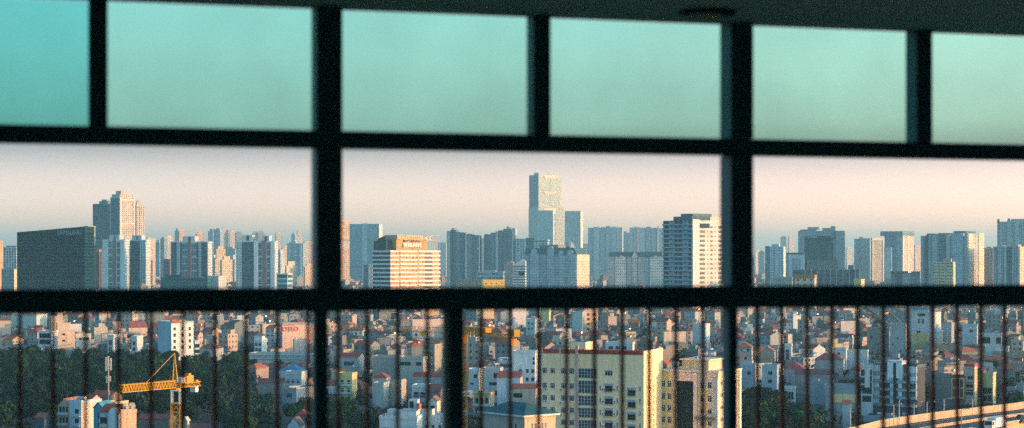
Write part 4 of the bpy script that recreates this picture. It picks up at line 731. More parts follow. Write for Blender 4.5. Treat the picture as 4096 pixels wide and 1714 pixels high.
# balustraded long building
t, a, b, h = Hs('balustraded_building', 'long pale building with a roof balustrade and salmon ground storey at the park edge', 998, 1240, 1246, 1420, 1060, 9, (.46, .48, .44), depth=14, cat='building', vis=1440)
for k in range(3):
    q = M(); z = h - .4 - k * 2.4; q.box(-a/2 - .5, a/2 + .5, -b/2 - .6, -b/2, z, z + .35, P_house((.58, .60, .56)), cw=99); q.build('cornice', t)
q = M()
for k in range(26): x = -a/2 + a * (k + .5) / 26; q.bar((x, -b/2 - .3, h - 2.3), (x, -b/2 - .3, h - .5), .18, P_house((.6, .62, .58)))
q.build('colonnade', t)
q = M(); q.box(-a/2, -a/2 + a*.32, -b/2 - .2, -b/2 + .1, h - 7.6, h - 3.2, P_house((.66, .48, .38)), cw=99); q.build('salmon_wall', t)
Hs('blue_roofed_house', 'house with a bright blue metal hip roof beside the mullion post', 1116, 1196, 1206, 1484, 900, 16, lg, roof='hip', rh=3.0, roofmat=tiles((.04, .20, .34)), depth=10, vis=1500)
Hs('red_shed_house', 'house with a long maroon tin roof left of the mullion post, above the park', 1034, 1136, 1140, 1532, 860, 10, (.3, .26, .24), roof='gablex', rh=1.8, roofmat=tiles((.22, .07, .06)), depth=8, vis=1560)
Hs('grey_house', 'pale grey house with red striped awning just below the blue roof', 1140, 1206, 1212, 1494, 860, 14, (.40, .46, .48), Aw=grid((.2, .5, .8), (3, 6.4), 1.4, 1.6, 'dark'), depth=8, vis=1560, slabs=True)
Hs('gabled_house', 'grey house with a small pointed front gable and green roof near the post', 1130, 1185, 1262, 1560, 800, 30, (.34, .36, .33), Aw=grid((.5,), (1.5,), 3, 2.2, 'tri'), stair=(.0, .5, 0, .3, 1.5), vis=1600)
Hs('small_hut', 'small white hut with pointed dark roof at the bottom left of the post', 1150, 1200, 1206, 1706, 640, 10, wh, roof='gabley', rh=3.2, roofmat=tiles((.14, .09, .09)), depth=6, vis=1714)
Hs('red_pavilion', 'little red roofed pavilion among the trees left of the post', 1184, 1222, 1226, 1662, 680, 10, (.2, .15, .12), roof='hip', rh=2.0, depth=6, vis=1672)
# -- attached row at the lower left
t, a, b, h = Hs('cream_town_house', 'cream balconied town house with a pointed gable, left end of the lower left row', 233, 276, 280, 1622, 650, 12, (.46, .42, .32), roof='gabley', rh=2.4, depth=11, roofmat=tiles((.40, .13, .06)), Aw=grid((.2, .5, .82), (.5, 4.4), .95, 2.6, 'dark'), balc=((0, 1, 3.4), (0, 1, 7.2)), vis=1714)
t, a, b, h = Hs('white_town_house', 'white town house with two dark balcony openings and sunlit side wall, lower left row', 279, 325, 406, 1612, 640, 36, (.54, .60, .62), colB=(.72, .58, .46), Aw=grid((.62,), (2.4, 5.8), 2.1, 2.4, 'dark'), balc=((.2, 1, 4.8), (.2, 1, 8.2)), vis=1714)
q = M(); q.gable(-a/2 + .5, a/2 - .3, b*.05, b*.5, h + .9, 1.6, m_red, P_house((.5, .4, .34)), 'x'); q.build('roof', t)
put_tank(t, 0, -b*.1, h + .1); put_tank(t, -a*.3, -b*.1, h + .1)
Hs('red_roofed_hall', 'big red gable roof above brown walls behind the lower left row, beside the antenna mast', 363, 440, 456, 1590, 690, 18, (.26, .17, .14), roof='gablex', rh=2.2, depth=9, vis=1600)
Hs('blue_town_house', 'narrow bright blue town house with a pointed top in the lower left row', 374, 412, 416, 1634, 620, 12, (.05, .27, .40), roof='gabley', rh=2.2, depth=9, roofmat=paint((.06, .26, .38), .7), Aw=grid((.65,), (1.6, 5), 1.2, 2, 'dark'), vis=1714)
t, a, b, h = Hs('cream_top_house', 'yellowish flat topped house between the blue and arched houses', 414, 462, 480, 1618, 655, 22, (.52, .44, .26), depth=8, vis=1640)
t, a, b, h = Hs('arched_town_house', 'pale town house with an arched gable and red side roof in the lower left row', 398, 481, 486, 1652, 600, 14, (.42, .50, .54), depth=10, roof='gablex', rh=2.6, vis=1714, Aw=grid((.68, .80), (2.1,), .8, 1.7, 'plain') + grid((.2,), (1.6, 5), 2.6, 2.2, 'dark'))
q = M(); q.box(a*.02, a*.5, -b/2 - 1.3, -b/2 + .5, h - 12, h - .2, P_house((.46, .54, .58)), cw=99); n = 9; cx_ = a*.26; r_ = a*.24
pts = [(cx_ + r_ * math.cos(math.pi*k/n), h - .2 + r_ * 1.1 * math.sin(math.pi*k/n)) for k in range(n + 1)]
q.face([(p[0], -b/2 - 1.3, p[1]) for p in pts], P_house((.5, .58, .62)))
for k in range(n): p, r2 = pts[k], pts[k+1]; q.face([(r2[0], -b/2 - 1.3, r2[1]), (p[0], -b/2 - 1.3, p[1]), (p[0], -b/2 + 2, p[1]), (r2[0], -b/2 + 2, r2[1])], m_red)
q.build('arched_bay', t)
q = M(); x = -a*.25; q.face([(x - 1.6, -b/2 - .6, h - 4.6), (x + 1.6, -b/2 - .6, h - 4.6), (x, -b/2 - .6, h - 3.4)], P_house((.5, .48, .36))); q.box(x - 1.8, x + 1.8, -b/2 - .7, -b/2, h - 5, h - 4.6, P_house((.5, .48, .36)), cw=99); q.build('porch_gable', t)
t, a, b, h = Hs('peach_end_house', 'peach sunlit end house with cluttered roof terrace, right end of lower left row', 478, 484, 546, 1650, 600, 60, (.66, .44, .28), vis=1714, tanks=((.5, .4, .2), (.5, .75, .2)), stair=(.1, .7, .2, .5, 2.6))
q = M(); q.hip(-a/2 + .5, a/2 - .5, -b/2 + b*.55, b/2 - .3, h + 1.6, 1.4, tiles((.34, .28, .18)), .2)
for x in (-a/2 + .8, a/2 - .8):
    for y in (b*.08, b*.45): q.bar((x, y, h), (x, y, h + 1.6), .1, m_conc)
q.build('terrace_canopy', t)
for i, (lb, x0, x1, yt, Y, c_, rc) in enumerate([('low dark shed with a faint red ridge among the park trees at far left', 140, 176, 1672, 640, (.05, .09, .12), (.22, .07, .05)), ('low dark red roofed barn just left of the crane mast', 554, 676, 1678, 660, (.14, .13, .13), (.16, .05, .045)), ('small red roof peeking at the bottom right of the crane', 744, 830, 1716, 650, (.3, .2, .18), (.26, .07, .05))]):
    Hs('low_shed', lb, x0, x1, x1 + 3, yt, Y, 10, c_, roof='gablex', rh=1.6, depth=7, roofmat=tiles(rc), vis=1714)
Hs('chimney_house', 'tiny white gabled tower house just right of the crane mast', 733, 750, 757, 1684, 600, 40, (.62, .56, .44), roof='gabley', rh=1.4, Bw=grid((.5,), (1.2,), .5, 2, 'dark'), roofmat=P_house((.6, .56, .46)), vis=1714)
# -- middle bays
t, a, b, h = Hs('big_salmon_building', 'large salmon building high up behind the second crane jib', 1640, 1650, 1790, 1284, 1400, 66, (.64, .48, .40), vis=1345, cat='building', Bw=grid((.1, .3), (10,), 2, 2, 'dark'))
Hs('yellow_narrow_house', 'narrow yellow three storey house with dark balconies right of the mullion post', 1348, 1408, 1412, 1500, 830, 10, (.60, .50, .22), Aw=grid((.36, .78), (2.4, 6.2, 10), 1.3, 2.2, 'dark'), depth=9, slabs=True, vis=1595, balc=((0, 1, 5), (0, 1, 8.8)))
Hs('orange_trim_house', 'house with an orange and cream roof edge behind the narrow yellow house', 1325, 1372, 1376, 1492, 880, 10, (.4, .36, .3), roof='shed', rh=1.4, roofmat=tiles((.42, .15, .05)), depth=8, vis=1505)
Hs('red_terrace_house', 'house with a red tile terrace roof and cream wall, upper middle', 1355, 1436, 1442, 1430, 960, 14, (.44, .44, .40), roof='gablex', rh=2.2, depth=9, Aw=grid((.5,), (2.2,), 6, 2.4, 'tri'), vis=1460)
Hs('blank_grey_wall', 'large blank grey wall building in the middle of the house field', 1490, 1596, 1600, 1432, 900, 8, (.36, .35, .32), depth=12, vis=1510, cat='building')
Hs('wide_grey_building', 'wide grey building with a row of dark attic openings right of the blank wall', 1598, 1692, 1698, 1436, 890, 8, (.38, .38, .35), depth=12, vis=1520, cat='building', Aw=grid((.15, .35, .82), (1.6,), 3, 1.8, 'dark'))
Hs('red_hip_villa', 'small villa with a brick red hip roof and white eave under the grey wall', 1490, 1545, 1550, 1512, 850, 10, (.5, .44, .4), roof='hip', rh=2.4, depth=9, vis=1530)
Hs('tan_house', 'tan house with one small square window above the bottom trees', 1536, 1604, 1610, 1534, 790, 10, (.42, .37, .30), Aw=grid((.3,), (5.6,), 1, 1.2, 'plain'), depth=10, vis=1600, stair=(.6, 1, .1, .9, 1.5))
Hs('slim_pale_tower_house', 'slim pale stuccoed tower house with rounded top left of the tan house', 1490, 1534, 1538, 1540, 780, 10, (.40, .41, .38), depth=10, vis=1625)
Hs('long_red_roof_house', 'house with a long dark red roof beneath the wide grey building', 1654, 1784, 1790, 1508, 860, 8, (.4, .38, .36), roof='gablex', rh=2.0, depth=8, vis=1520)
Hs('white_balcony_house', 'white house with an open balcony and brick red panel above the white terraces', 1648, 1704, 1708, 1548, 780, 10, (.62, .64, .62), Aw=grid((.3, .75), (2.4,), 2.2, 2.2, 'dark'), depth=9, slabs=True, vis=1600)
Hs('brown_gable_house', 'brown house with a steep maroon gable roof beside the middle railing post', 1706, 1760, 1764, 1568, 770, 10, (.26, .17, .14), roof='gablex', rh=3, roofmat=tiles((.16, .06, .05)), depth=9, vis=1610)
Hs('chapel_house', 'small white house with pointed brown gable, left of the middle railing post', 1714, 1748, 1752, 1606, 650, 10, (.60, .58, .46), roof='gabley', rh=1.8, roofmat=tiles((.26, .12, .08)), Aw=grid((.5,), (1.6,), 1.6, .9, 'dark'), depth=6, vis=1660)
t, a, b, h = Hs('white_terraced_villa', 'white terraced building with orange rooftop tank, bottom left of the middle post', 1518, 1668, 1674, 1676, 620, 8, (.56, .60, .60), Aw=grid((.15, .55, .85), (3.2,), 2.4, 1.8, 'dark'), depth=10, vis=1714, stair=(.45, .95, .2, .9, 2.4))
q = M(); q.box(-a*.34, a*.02, -b*.2, b*.4, h, h + 2.8, P_house((.5, .56, .56))); q.build('upper_storey', t)
q = M(); q.box(a*.20, a*.44, 0, b*.4, h + 2.4, h + 6.2, P_house((.55, .6, .6))); q.box(-a*.1, a*.46, -b*.05, b*.45, h + 2.4, h + 2.8, P_house((.6, .64, .64))); q.build('roof_kiosk', t); put_win(t, a*.28, -.02, h + 3.2, 1.5, 2.4, 'dark')
q = M(); q.bar((a*.49, -.5, h + 2.9), (a*.49, -.5, h + 5.0), .75, paint((.72, .16, .03), .6, .1), 12); o = q.build('orange_water_tank', t)
t, a, b, h = Hs('white_terraced_villa', 'white wing with tall arched windows joined right of the white terraced building', 1672, 1782, 1788, 1672, 630, 8, (.60, .62, .60), Aw=grid((.32, .55, .8), (2.6,), .9, 2.4, 'dark'), depth=10, vis=1714, stair=(.0, .5, .1, .6, 2.8))
t, a, b, h = Hs('white_window_house', 'small bright white house with one upper window right of the second crane mast', 1872, 1914, 1918, 1484, 820, 10, wh, Aw=grid((.7,), (1.6,), 1.5, 1.8, 'dark') + grid((.4,), (5.5,), 1.6, .8, 'dark'), depth=9, vis=1545)
Hs('striped_grey_house', 'grey house with brick red panels between its floors, left of the white block', 1930, 2000, 2004, 1480, 810, 8, (.44, .46, .45), depth=9, vis=1570, Aw=[(.82, 1.4, 3, 2.4, 'dark'), (.6, 5.6, 3.4, 1.4, 'dark'), (.85, 9.4, 2.6, 2.2, 'dark')])
t, a, b, h = Hs('white_block_house', 'tall white house with small dark windows left of the long yellow building', 2050, 2140, 2146, 1412, 830, 8, (.62, .66, .68), Aw=grid((.35, .66, .9), (7.6, 11.4), 1.2, 1.7, 'dark') + grid((.95,), (2, 4), 1, 1.4, 'dark'), depth=10, vis=1540, cat='house')
Hs('blue_roof_terrace_house', 'pale house with glassy blue rooftop shelter left of the white block', 1996, 2066, 2070, 1450, 850, 8, (.46, .56, .58), Aw=grid((.4,), (.8,), 6, 1.8, 'tri'), depth=8, vis=1490, tanks=((.3, .4, .2), (.6, .4, .2)))
Hs('red_awning_house', 'white low house topped by a broad brick red striped awning', 1988, 2080, 2084, 1512, 770, 8, (.60, .63, .65), roof='shed', rh=2.4, depth=8, roofmat=tiles((.34, .08, .05)), vis=1600, colB=(.5, .4, .34))
Hs('cream_wall_house', 'stained cream walled house with a red tiled eave left of the long yellow building', 2042, 2142, 2147, 1556, 720, 8, (.56, .46, .34), roof='shed', rh=1.5, depth=8, Aw=grid((.3,), (1.8,), 3.6, 1.8, 'dark'), vis=1620)
t, a, b, h = Hs('ornate_villa', 'ornate cream villa with arched windows and a columned porch right of the second crane mast', 1892, 1962, 1966, 1580, 700, 9, (.46, .34, .22), Aw=grid((.22, .5, .78), (1.2, 5.2), 1.1, 2.2, 'dark'), depth=9, balc=((0, 1, 4.4),), vis=1635)
for f in (.25, .75):
    q = M(); x = -a/2 + a*f; q.face([(x - 1.5, -b/2 - .3, h + .9), (x + 1.5, -b/2 - .3, h + .9), (x, -b/2 - .3, h + 2)], P_house((.52, .46, .34))); q.box(x - 1.6, x + 1.6, -b/2 - .4, -b/2 + .4, h + .55, h + .9, P_house((.52, .46, .34))); q.build('pediment', t)
for k in range(4):
    q = M(); x = -a/2 + .3 + (a - .6) * k / 3; q.bar((x, -b/2 - .9, h - 4.4), (x, -b/2 - .9, h - .2), .16, P_house((.52, .46, .34)), 8); q.build('column', t)
# green roofed hall
t, a, b, h = Hs('green_roofed_hall', 'hall with dark green hip roof and white fascia before the long yellow building', 1928, 2098, 2222, 1662, 430, 50, (.42, .34, .30), roof='hip', rh=2.4, roofmat=tiles((.02, .10, .11)), over=.8, Aw=grid((.7, .8), (2.2,), .5, 1.8, 'dark'), Bw=grid((.25, .35, .58, .68), (2.0,), .55, 1.5, 'plain'), colB=(.62, .42, .28), cat='hall', vis=1714)
q = M(); e = .85
for x_, X_, y_, Y_ in ((-a/2 - e, a/2 + e, -b/2 - e, -b/2 - e + .12), (-a/2 - e, a/2 + e, b/2 + e - .12, b/2 + e), (-a/2 - e, -a/2 - e + .12, -b/2 - e + .13, b/2 + e - .13), (a/2 + e - .12, a/2 + e, -b/2 - e + .13, b/2 + e - .13)): q.box(x_, X_, y_, Y_, h - .45, h + .0, P_house((.6, .6, .56)), cw=99)
q.build('fascia', t)
# ------------------------------------------------------------------ long yellow building with red lettering
Yy = 461; a, b, ctr, rz = footprint(2165, 2575, 2651, Yy, 20); h = PZ(1421, Yy)
t = thing('yellow_building', 'long yellow building with red roof lettering and one side wall lit orange', 'building', ctr, rz); KEEP.append((2165, 2651, 1714, Yy))
ym = paint((.88, .66, .40), .85, .12, .25, streak=.2); q = M(); q.box(-a/2, a/2, -b/2, b/2, 0, h, ym, top=m_roof, cw=99, ch=99); q.build('wall', t)
fx = lambda p: -a/2 + a * (p - 75) / 1250.0; zz = lambda p: h - (p - 190) / 47.5
redm = paint((.36, .08, .055), .8, .3, .6)
q = M(); q.box(fx(75), fx(503), -b/2 - .1, -b/2 + .3, h, h + 1.15, redm, cw=99); q.box(fx(537), fx(1325), -b/2 - .1, -b/2 + .3, h, h + 1.15, redm, cw=99); q.build('red_parapet', t)
q = M()
for p in (75, 297, 503): q.box(fx(p), fx(p) + .5, -b/2 - .2, -b/2 - .1, h - .05, h + 1.4, P_house((.62, .44, .26)), cw=99)
q.build('parapet_post', t)
q = M(); q.box(a/2 - .35, a/2 + .06, -b/2 - .05, b/2, h - .02, h + 1.0, ym, cw=99); q.build('side_parapet', t)
s = text_mesh('ĐOÀN VẬN TẢI ĐƯỜNG BỘ THĂNG KHÔNG', 1.25, .06, paint((.62, .10, .06), .5, .1), 'lettering', t); 
bb = [v.co.x for v in s.data.vertices]; wd = (max(bb) - min(bb)) or 1; s.scale = ((fx(1320) - fx(542)) / wd, 1, 1); s.location = ((fx(1320) + fx(542)) / 2, -b/2 - .35, h + .35)
q = M(); q.box(fx(502), fx(535), -b/2 - .5, -b/2 + .2, 0, h + 2.1, P_house((.46, .34, .30)), cw=99); q.build('pilaster', t)
for k, zy in enumerate((370, 555, 705, 855, 1005, 1155)):
    for i, p in enumerate((118, 217, 350, 452)):
        put_win(t, fx(p), -b/2 - .01, zz(zy + 70), 1.28, 1.5, 'tri')
for zy, hh in ((370, 115), (520, 152), (705, 118), (855, 118), (1005, 118), (1155, 118)):
    g_ = hh / 47.5; w_ = (755 - 537) / 1250 * a; k = ('glaz', hh)
    def gm():
        q = M(); q.box(-w_/2, w_/2, -.12, 0, 0, g_, glassy((.03, .07, .08), .25), cw=99)
        fm = paint((.42, .47, .47), .6, .1)
        for i in range(7):
            x = -w_/2 + w_ * i / 6; q.box(x - .05, x + .05, -.2, -.12, 0, g_, fm, cw=99)
        for i in range(4):
            z = g_ * i / 3; q.box(-w_/2, w_/2, -.19, -.121, max(0, z - .05), z + .05, fm, cw=99)
        return q
    put_mesh(k, gm, t, ((fx(537) + fx(755)) / 2, -b/2, zz(zy + hh)), 0, 'glazed_stair_window')
put_win(t, fx(905), -b/2 - .01, zz(452), 2.1, 1.4, 'tri')
def loggia():
    q = M(); q.box(-1.12, 1.12, -.35, 0, -.15, 0, P_house((.5, .44, .28)), cw=99); q.face([(-1.05, -.02, 0), (1.05, -.02, 0), (1.05, -.02, 1.95), (-1.05, -.02, 1.95)], m_dark)
    q.box(-1.1, 1.1, -.4, -.05, 1.45, 2.05, paint((.28, .38, .44), .7, .2), cw=99); 
    for i in range(9): q.bar((-1.05 + i * .2625, -.33, 0), (-1.05 + i * .2625, -.33, .8), .03, paint((.1, .12, .12), .6))
    q.bar((-1.08, -.33, .8), (1.08, -.33, .8), .04, paint((.1, .12, .12), .6)); return q
for zy in (645, 800, 945, 1095, 1245): put_mesh('loggia', loggia, t, (fx(905), -b/2, zz(zy)), 0, 'balcony')
for zy in (690, 835, 985, 1135): put_mesh('loggia', loggia, t, (fx(1180), -b/2, zz(zy)), 0, 'balcony')
for zy in (635, 785, 935, 1085):
    for p in (802, 1006, 1077, 1281): put_win(t, fx(p), -b/2 - .01, zz(zy), .42, 1.35, 'plain')
    for p in (835, 975): put_ac(t, fx(p), -b/2 - .01, zz(zy))
for p, zy in ((135, 655), (135, 800), (325, 655), (325, 812), (325, 955)): put_ac(t, fx(p), -b/2 - .01, zz(zy))
for zy in (620, 670, 760, 820, 905, 970, 1052, 1110, 1190):
    for f in (.30, .52): put_win(t, a/2 + .01, -b/2 + b*f, zz(zy), .55 if f > .4 else .8, .85, 'dark', R(90))
q = M(); q.box(fx(260), fx(490), b*.0, b*.35, h, h + 2.6, ym, top=m_roof); q.build('roof_room', t)
q = M(); q.gable(fx(80), fx(290), -b*.2, b*.4, h + .6, 1.0, paint((.2, .19, .17), .8), ym, 'x'); q.build('roof_shelter', t)
# ------------------------------------------------------------------ cream building with dark glass
Yc = 470; a, b, ctr, rz = footprint(2645, 2873, 2961, Yc, 30); h = PZ(1493, Yc)
t = thing('cream_building', 'cream building with a tall dark glass panel, right of the long yellow building', 'building', ctr, rz); KEEP.append((2645, 2961, 1714, Yc))
cm = paint((.76, .62, .46), .85, .14, .25, streak=.3); ym2 = paint((.76, .56, .27), .85, .16, .25); pm = paint((.74, .56, .48), .85, .12, .25); gm2 = paint((.66, .60, .50), .85, .12, .25)
q = M(); q.box(-a/2, a/2, -b/2, b/2, 0, h, cm, top=m_roof, cw=99); q.build('wall', t)
fx = lambda p: -a/2 + a * (p - 155) / (940 - 155); zz = lambda p: h - (p - 318) / 53.0
q = M(); q.box(fx(158), fx(318), -b/2 - .25, -b/2 + .1, 0, h - .3, ym2, cw=99); q.build('yellow_bay', t)
q = M(); q.box(fx(380), fx(605), -b/2 - .3, -b/2 + .1, zz(445), h - .1, pm, cw=99); q.box(fx(320), fx(380), -b/2 - .32, -b/2 + .1, 0, h - .1, gm2, cw=99); q.box(fx(605), fx(655), -b/2 - .32, -b/2 + .1, 0, h - .1, cm, cw=99); q.build('portal_frame', t)
q = M(); q.box(fx(380), fx(605), -b/2 - .12, -b/2 + .1, 0, zz(445) - .002, glassy((.006, .022, .028), .7), cw=99)
for i in range(1, 6): x = fx(380 + 225 * i / 6); q.box(x - .04, x + .04, -b/2 - .2, -b/2 - .12, 0, zz(445) - .01, paint((.02, .05, .06), .6), cw=99)
for i in range(1, 12): z = zz(445) - i * 1.6; q.box(fx(380), fx(605), -b/2 - .18, -b/2 - .121, z, z + .07, paint((.02, .05, .06), .6), cw=99)
q.build('glass_curtain_wall', t)
q = M(); q.box(fx(866), fx(936), -b/2 - .3, -b/2 + .1, 0, zz(390), paint((.52, .54, .52), .85, .12), cw=99); q.build('pilaster', t)
q = M(); q.box(-a/2 - .3, a/2 + .35, -b/2 - .45, b/2 + .3, h, h + .5, cm, cw=99); q.box(fx(655), a/2 + .1, -b/2 - .2, b/2, zz(380), zz(372), cm, cw=99); q.build('cornice', t)
for zy in (540, 712, 880, 1045, 1215):
    for p in (192, 275): put_win(t, fx(p), -b/2 - .27, zz(zy), 1.05, 1.75, 'pair')
for zy in (540, 725, 890, 1058, 1225):
    for p in (722, 824): put_win(t, fx(p), -b/2 - .02, zz(zy), 1.1, 1.7, 'pair')
q = M()
for zy in (560, 745, 910, 1080): q.box(fx(658), fx(862), -b/2 - .06, -b/2, zz(zy) - 1.5, zz(zy) - .1, ym2, cw=99)
q.build('spandrel_panel', t)
q = M(); q.box(fx(632), fx(925), -b/2 - 1.0, -b/2 - .33, zz(965), zz(938), paint((.2, .19, .17), .8), cw=99)
for i in range(16): x = fx(640 + 280 * i / 15); q.bar((x, -b/2 - .95, zz(938)), (x, -b/2 - .95, zz(905)), .04, paint((.16, .15, .14), .7))
q.build('ledge_balcony', t)
for zy in (490, 655, 830, 995, 1160):
    for f in (.12, .70): 
        for df in (0, .07): put_win(t, a/2 + .01, -b/2 + b*(f + df), zz(zy), .5, .95, 'dark', R(90))
q = M(); q.box(a/2, a/2 + .3, b/2 - 1.1, b/2 + .1, 0, h + .5, cm, cw=99); q.build('corner_pier', t)
q = M(); q.box(fx(420), fx(745) + .8, -b/2 + 1.2, b/2 - 4.5, h + .5, h + 3.1, paint((.56, .50, .34), .85, .12), top=m_roof, cw=99); q.build('penthouse', t)
q = M(); q.box(fx(395), fx(745) + 1.4, -b/2 + .6, b/2 - 3.6, h + 3.1, h + 3.4, cm, cw=99); q.build('penthouse_eave', t)
put_tank(t, fx(620), -b*.1, h + 3.4); put_tank(t, fx(700), 0, h + 3.4); put_tank(t, fx(220), -b*.1, h + .5)
for f in (.2, .5): put_ac(t, fx(540) + f * 4, -b/2 + 3, h + 3.4)
# -- right bay
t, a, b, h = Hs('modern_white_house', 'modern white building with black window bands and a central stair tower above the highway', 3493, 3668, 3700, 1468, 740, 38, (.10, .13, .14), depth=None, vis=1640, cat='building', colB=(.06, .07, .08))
wm_ = P_house((.84, .84, .82)); gb = P_house((.34, .44, .48)); 
for k in range(5):
    z = h - .6 - k * 3.25; q = M()
    segs = {0: ((0, .16), (.34, .66), (.80, 1)), 1: ((0, .16), (.30, .50), (.58, .67), (.84, 1)), 2: ((0, .14), (.40, .48), (.58, .66), (.82, .84), (.97, 1)), 3: ((0, .14), (.40, .48), (.58, .66), (.82, .84), (.97, 1)), 4: ((0, .14), (.40, .48))}[k]
    for f0, f1 in segs: q = M(); q.box(-a/2 + a*f0, -a/2 + a*f1, -b/2 - .35, -b/2 + .1, z - 2.0, z + (.6 if k == 0 else 0), wm_, cw=99); q.build('white_panel', t)
    q = M(); q.box(-a/2 - .05, a/2 + .02, -b/2 - 1.0, -b/2 - .36, z - 3.2, z - 2.1, gb, cw=99); q.build('balcony_band', t)
q = M(); q.box(-a/2 + a*.36, -a/2 + a*.49, -b/2 - 1.3, -b/2 + 3, h - 5, h + 2.2, wm_); q.box(-a/2 + a*.56, -a/2 + a*.69, -b/2 - 1.3, -b/2 + 3, h - 5, h + 2.2, wm_); q.box(-a/2 + a*.36, -a/2 + a*.69, -b/2 - 1.3, -b/2 + 3, h + 1.4, h + 2.3, wm_); q.build('stair_tower', t)
q = M(); q.box(-a/2 + a*.49, -a/2 + a*.56, -b/2 - 1.2, -b/2 - .9, h - 17, h + 1.35, m_dark); q.build('stair_glazing', t)
t, a, b, h = Hs('glass_wing_house', 'pale wing with dark glazed corner joined left of the modern white building', 3444, 3491, 3494, 1468, 745, 12, (.46, .52, .54), Aw=grid((.16,), (1.2, 4.4, 7.6), 1.5, 2.6, 'dark') + grid((.85,), (1.2, 3.8, 6.4, 9), .8, 2.4, 'dark') + grid((.5,), (8.6, 12), 3.6, 2.6, 'dark'), depth=10, vis=1610)
t, a, b, h = Hs('lit_frame_house', 'pair of orange lit open frames with dark windows above the highway', 3806, 3856, 3859, 1513, 750, 16, (.12, .09, .07), depth=8, vis=1590)
q = M(); om = P_house((.66, .44, .26))  # orange of the frame is sunlight put into its colour
for x in (0, .66, 1): q.box(-a/2 + (a - .35) * x, -a/2 + (a - .35) * x + .35, -b/2 - .7, -b/2, h - 8.6, h, om, cw=99)
for z in (0, 4.0, 8.0): q.box(-a/2, a/2, -b/2 - .75, -b/2 - .05, h - .5 - z, h - z, om, cw=99)
q.build('lit_frame', t)
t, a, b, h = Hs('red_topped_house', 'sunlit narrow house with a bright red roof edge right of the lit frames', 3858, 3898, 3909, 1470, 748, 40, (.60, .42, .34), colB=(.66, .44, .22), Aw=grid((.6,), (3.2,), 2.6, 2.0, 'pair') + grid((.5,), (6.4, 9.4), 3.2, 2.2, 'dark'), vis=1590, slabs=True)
q = M(); q.box(-a/2 - .2, a/2 + .2, -b/2 - .3, b/2 + .2, h + .3, h + 1.4, paint((.55, .07, .04), .6, .1), cw=99); q.build('red_roof_edge', t)
Hs('grey_slab_house', 'blank dark grey house left of the lit frames', 3740, 3806, 3809, 1508, 770, 15, (.18, .20, .21), depth=10, vis=1650)
Hs('yellow_green_house', 'house with yellow green upper wall, right of the red topped house', 3927, 3972, 3978, 1500, 770, 24, (.50, .46, .22), Aw=grid((.3, .7), (5.6, 8.8, 12), 1.8, 2.6, 'dark'), depth=8, vis=1610)
t, a, b, h = Hs('cream_band_block', 'dark flat block with a cream band over bluish walls, left of the modern white building', 3300, 3428, 3432, 1552, 710, 11, (.24, .30, .33), depth=12, vis=1620, cat='building')
q = M(); q.box(-a/2 + a*.25, a/2 + .1, -b/2 - .25, -b/2 - .01, h - 6.0, h - 2.6, P_house((.66, .52, .26)), cw=99); q.build('cream_band', t)
Hs('bluish_low_house', 'small bluish white house in front of the cream walled block near the bottom', 3370, 3404, 3408, 1618, 660, 11, (.36, .46, .50), depth=7, vis=1690, roof='shed', rh=1)
t, a, b, h = Hs('sign_tower_house', 'tall white house with rooftop signboard and blue panel, top of the right bay', 3632, 3738, 3764, 1254, 1300, 34, (.52, .56, .55), Aw=[(.42, 4.2, 2, 3.4, 'pair'), (.56, 4.2, 2, 3.4, 'pair'), (.5, .2, 6, 2.2, 'dark'), (.4, 12.8, 3, 2, 'dark')], colB=(.5, .54, .53), vis=1336, stair=(.1, .75, .1, .5, 1.2))
q = M(); q.box(-a/2 + a*.06, -a/2 + a*.78, -b/2 - .5, -b/2 - .1, h + 1, h + 4.8, P_house((.5, .56, .58)), cw=99); q.box(-a/2 + a*.80, a/2, -b/2 - .5, -b/2 - .1, h + 1, h + 4.4, paint((.03, .25, .42), .6), cw=99); q.build('signboard', t)
s = text_mesh('X', 3.4, .05, paint((.5, .05, .05), .6), 'emblem', t, sx=1.3); s.location = (-a/2 + a*.2, -b/2 - .6, h + 1.8)
s = text_mesh('VIETHUNG', 2.2, .05, paint((.06, .12, .2), .6), 'lettering', t, sx=1.0); s.location = (-a/2 + a*.5, -b/2 - .6, h + 2.2)
Hs('ochre_wall_house', 'ochre walled house beneath the tall signboard house', 3644, 3712, 3716, 1342, 1180, 14, (.50, .40, .20), depth=10, vis=1370)
Hs('domed_white_house', 'white house with a rounded roof right of the ochre walled house', 3736, 3770, 3774, 1328, 1190, 14, (.54, .56, .52), roof='hip', rh=2.4, roofmat=P_house((.5, .55, .56)), depth=9, vis=1370)
Hs('tall_grey_block', 'tall blank grey block right of the signboard house', 3772, 3806, 3812, 1298, 1200, 24, (.32, .36, .36), depth=10, vis=1400, cat='building', stair=(.1, .9, .2, .8, 1.2))
Hs('big_grey_wall_building', 'large grey slab building with scattered tiny windows left of the signboard house', 3560, 3622, 3628, 1300, 1130, 16, (.32, .35, .35), depth=12, vis=1410, cat='building', Aw=[(.5, 8, 1, 1, 'dark'), (.2, 12, 1.2, 1, 'dark'), (.7, 16, 1, 1, 'dark'), (.3, 18, 1, 1, 'dark')])
Hs('big_grey_wall_building', 'darker grey block with rust tinted wall joined left of the large grey slab building', 3468, 3556, 3560, 1318, 1140, 14, (.26, .25, .24), depth=12, vis=1400, cat='building', Aw=[(.2, 4, 1.5, 2, 'dark'), (.5, 9, 1.2, 1, 'dark'), (.75, 15, 1, 1, 'dark')])
Hs('white_flat_house', 'broad pinkish white house high up at the left of the right bay', 3361, 3364, 3422, 1290, 1350, 70, (.58, .52, .48), vis=1320)
Hs('light_block_house', 'pale house with small blue rooftop tank right of the tall blank grey block', 3850, 3908, 3914, 1304, 1180, 18, (.44, .50, .51), Aw=grid((.6,), (2.4,), 2, 2, 'dark'), depth=10, vis=1380)
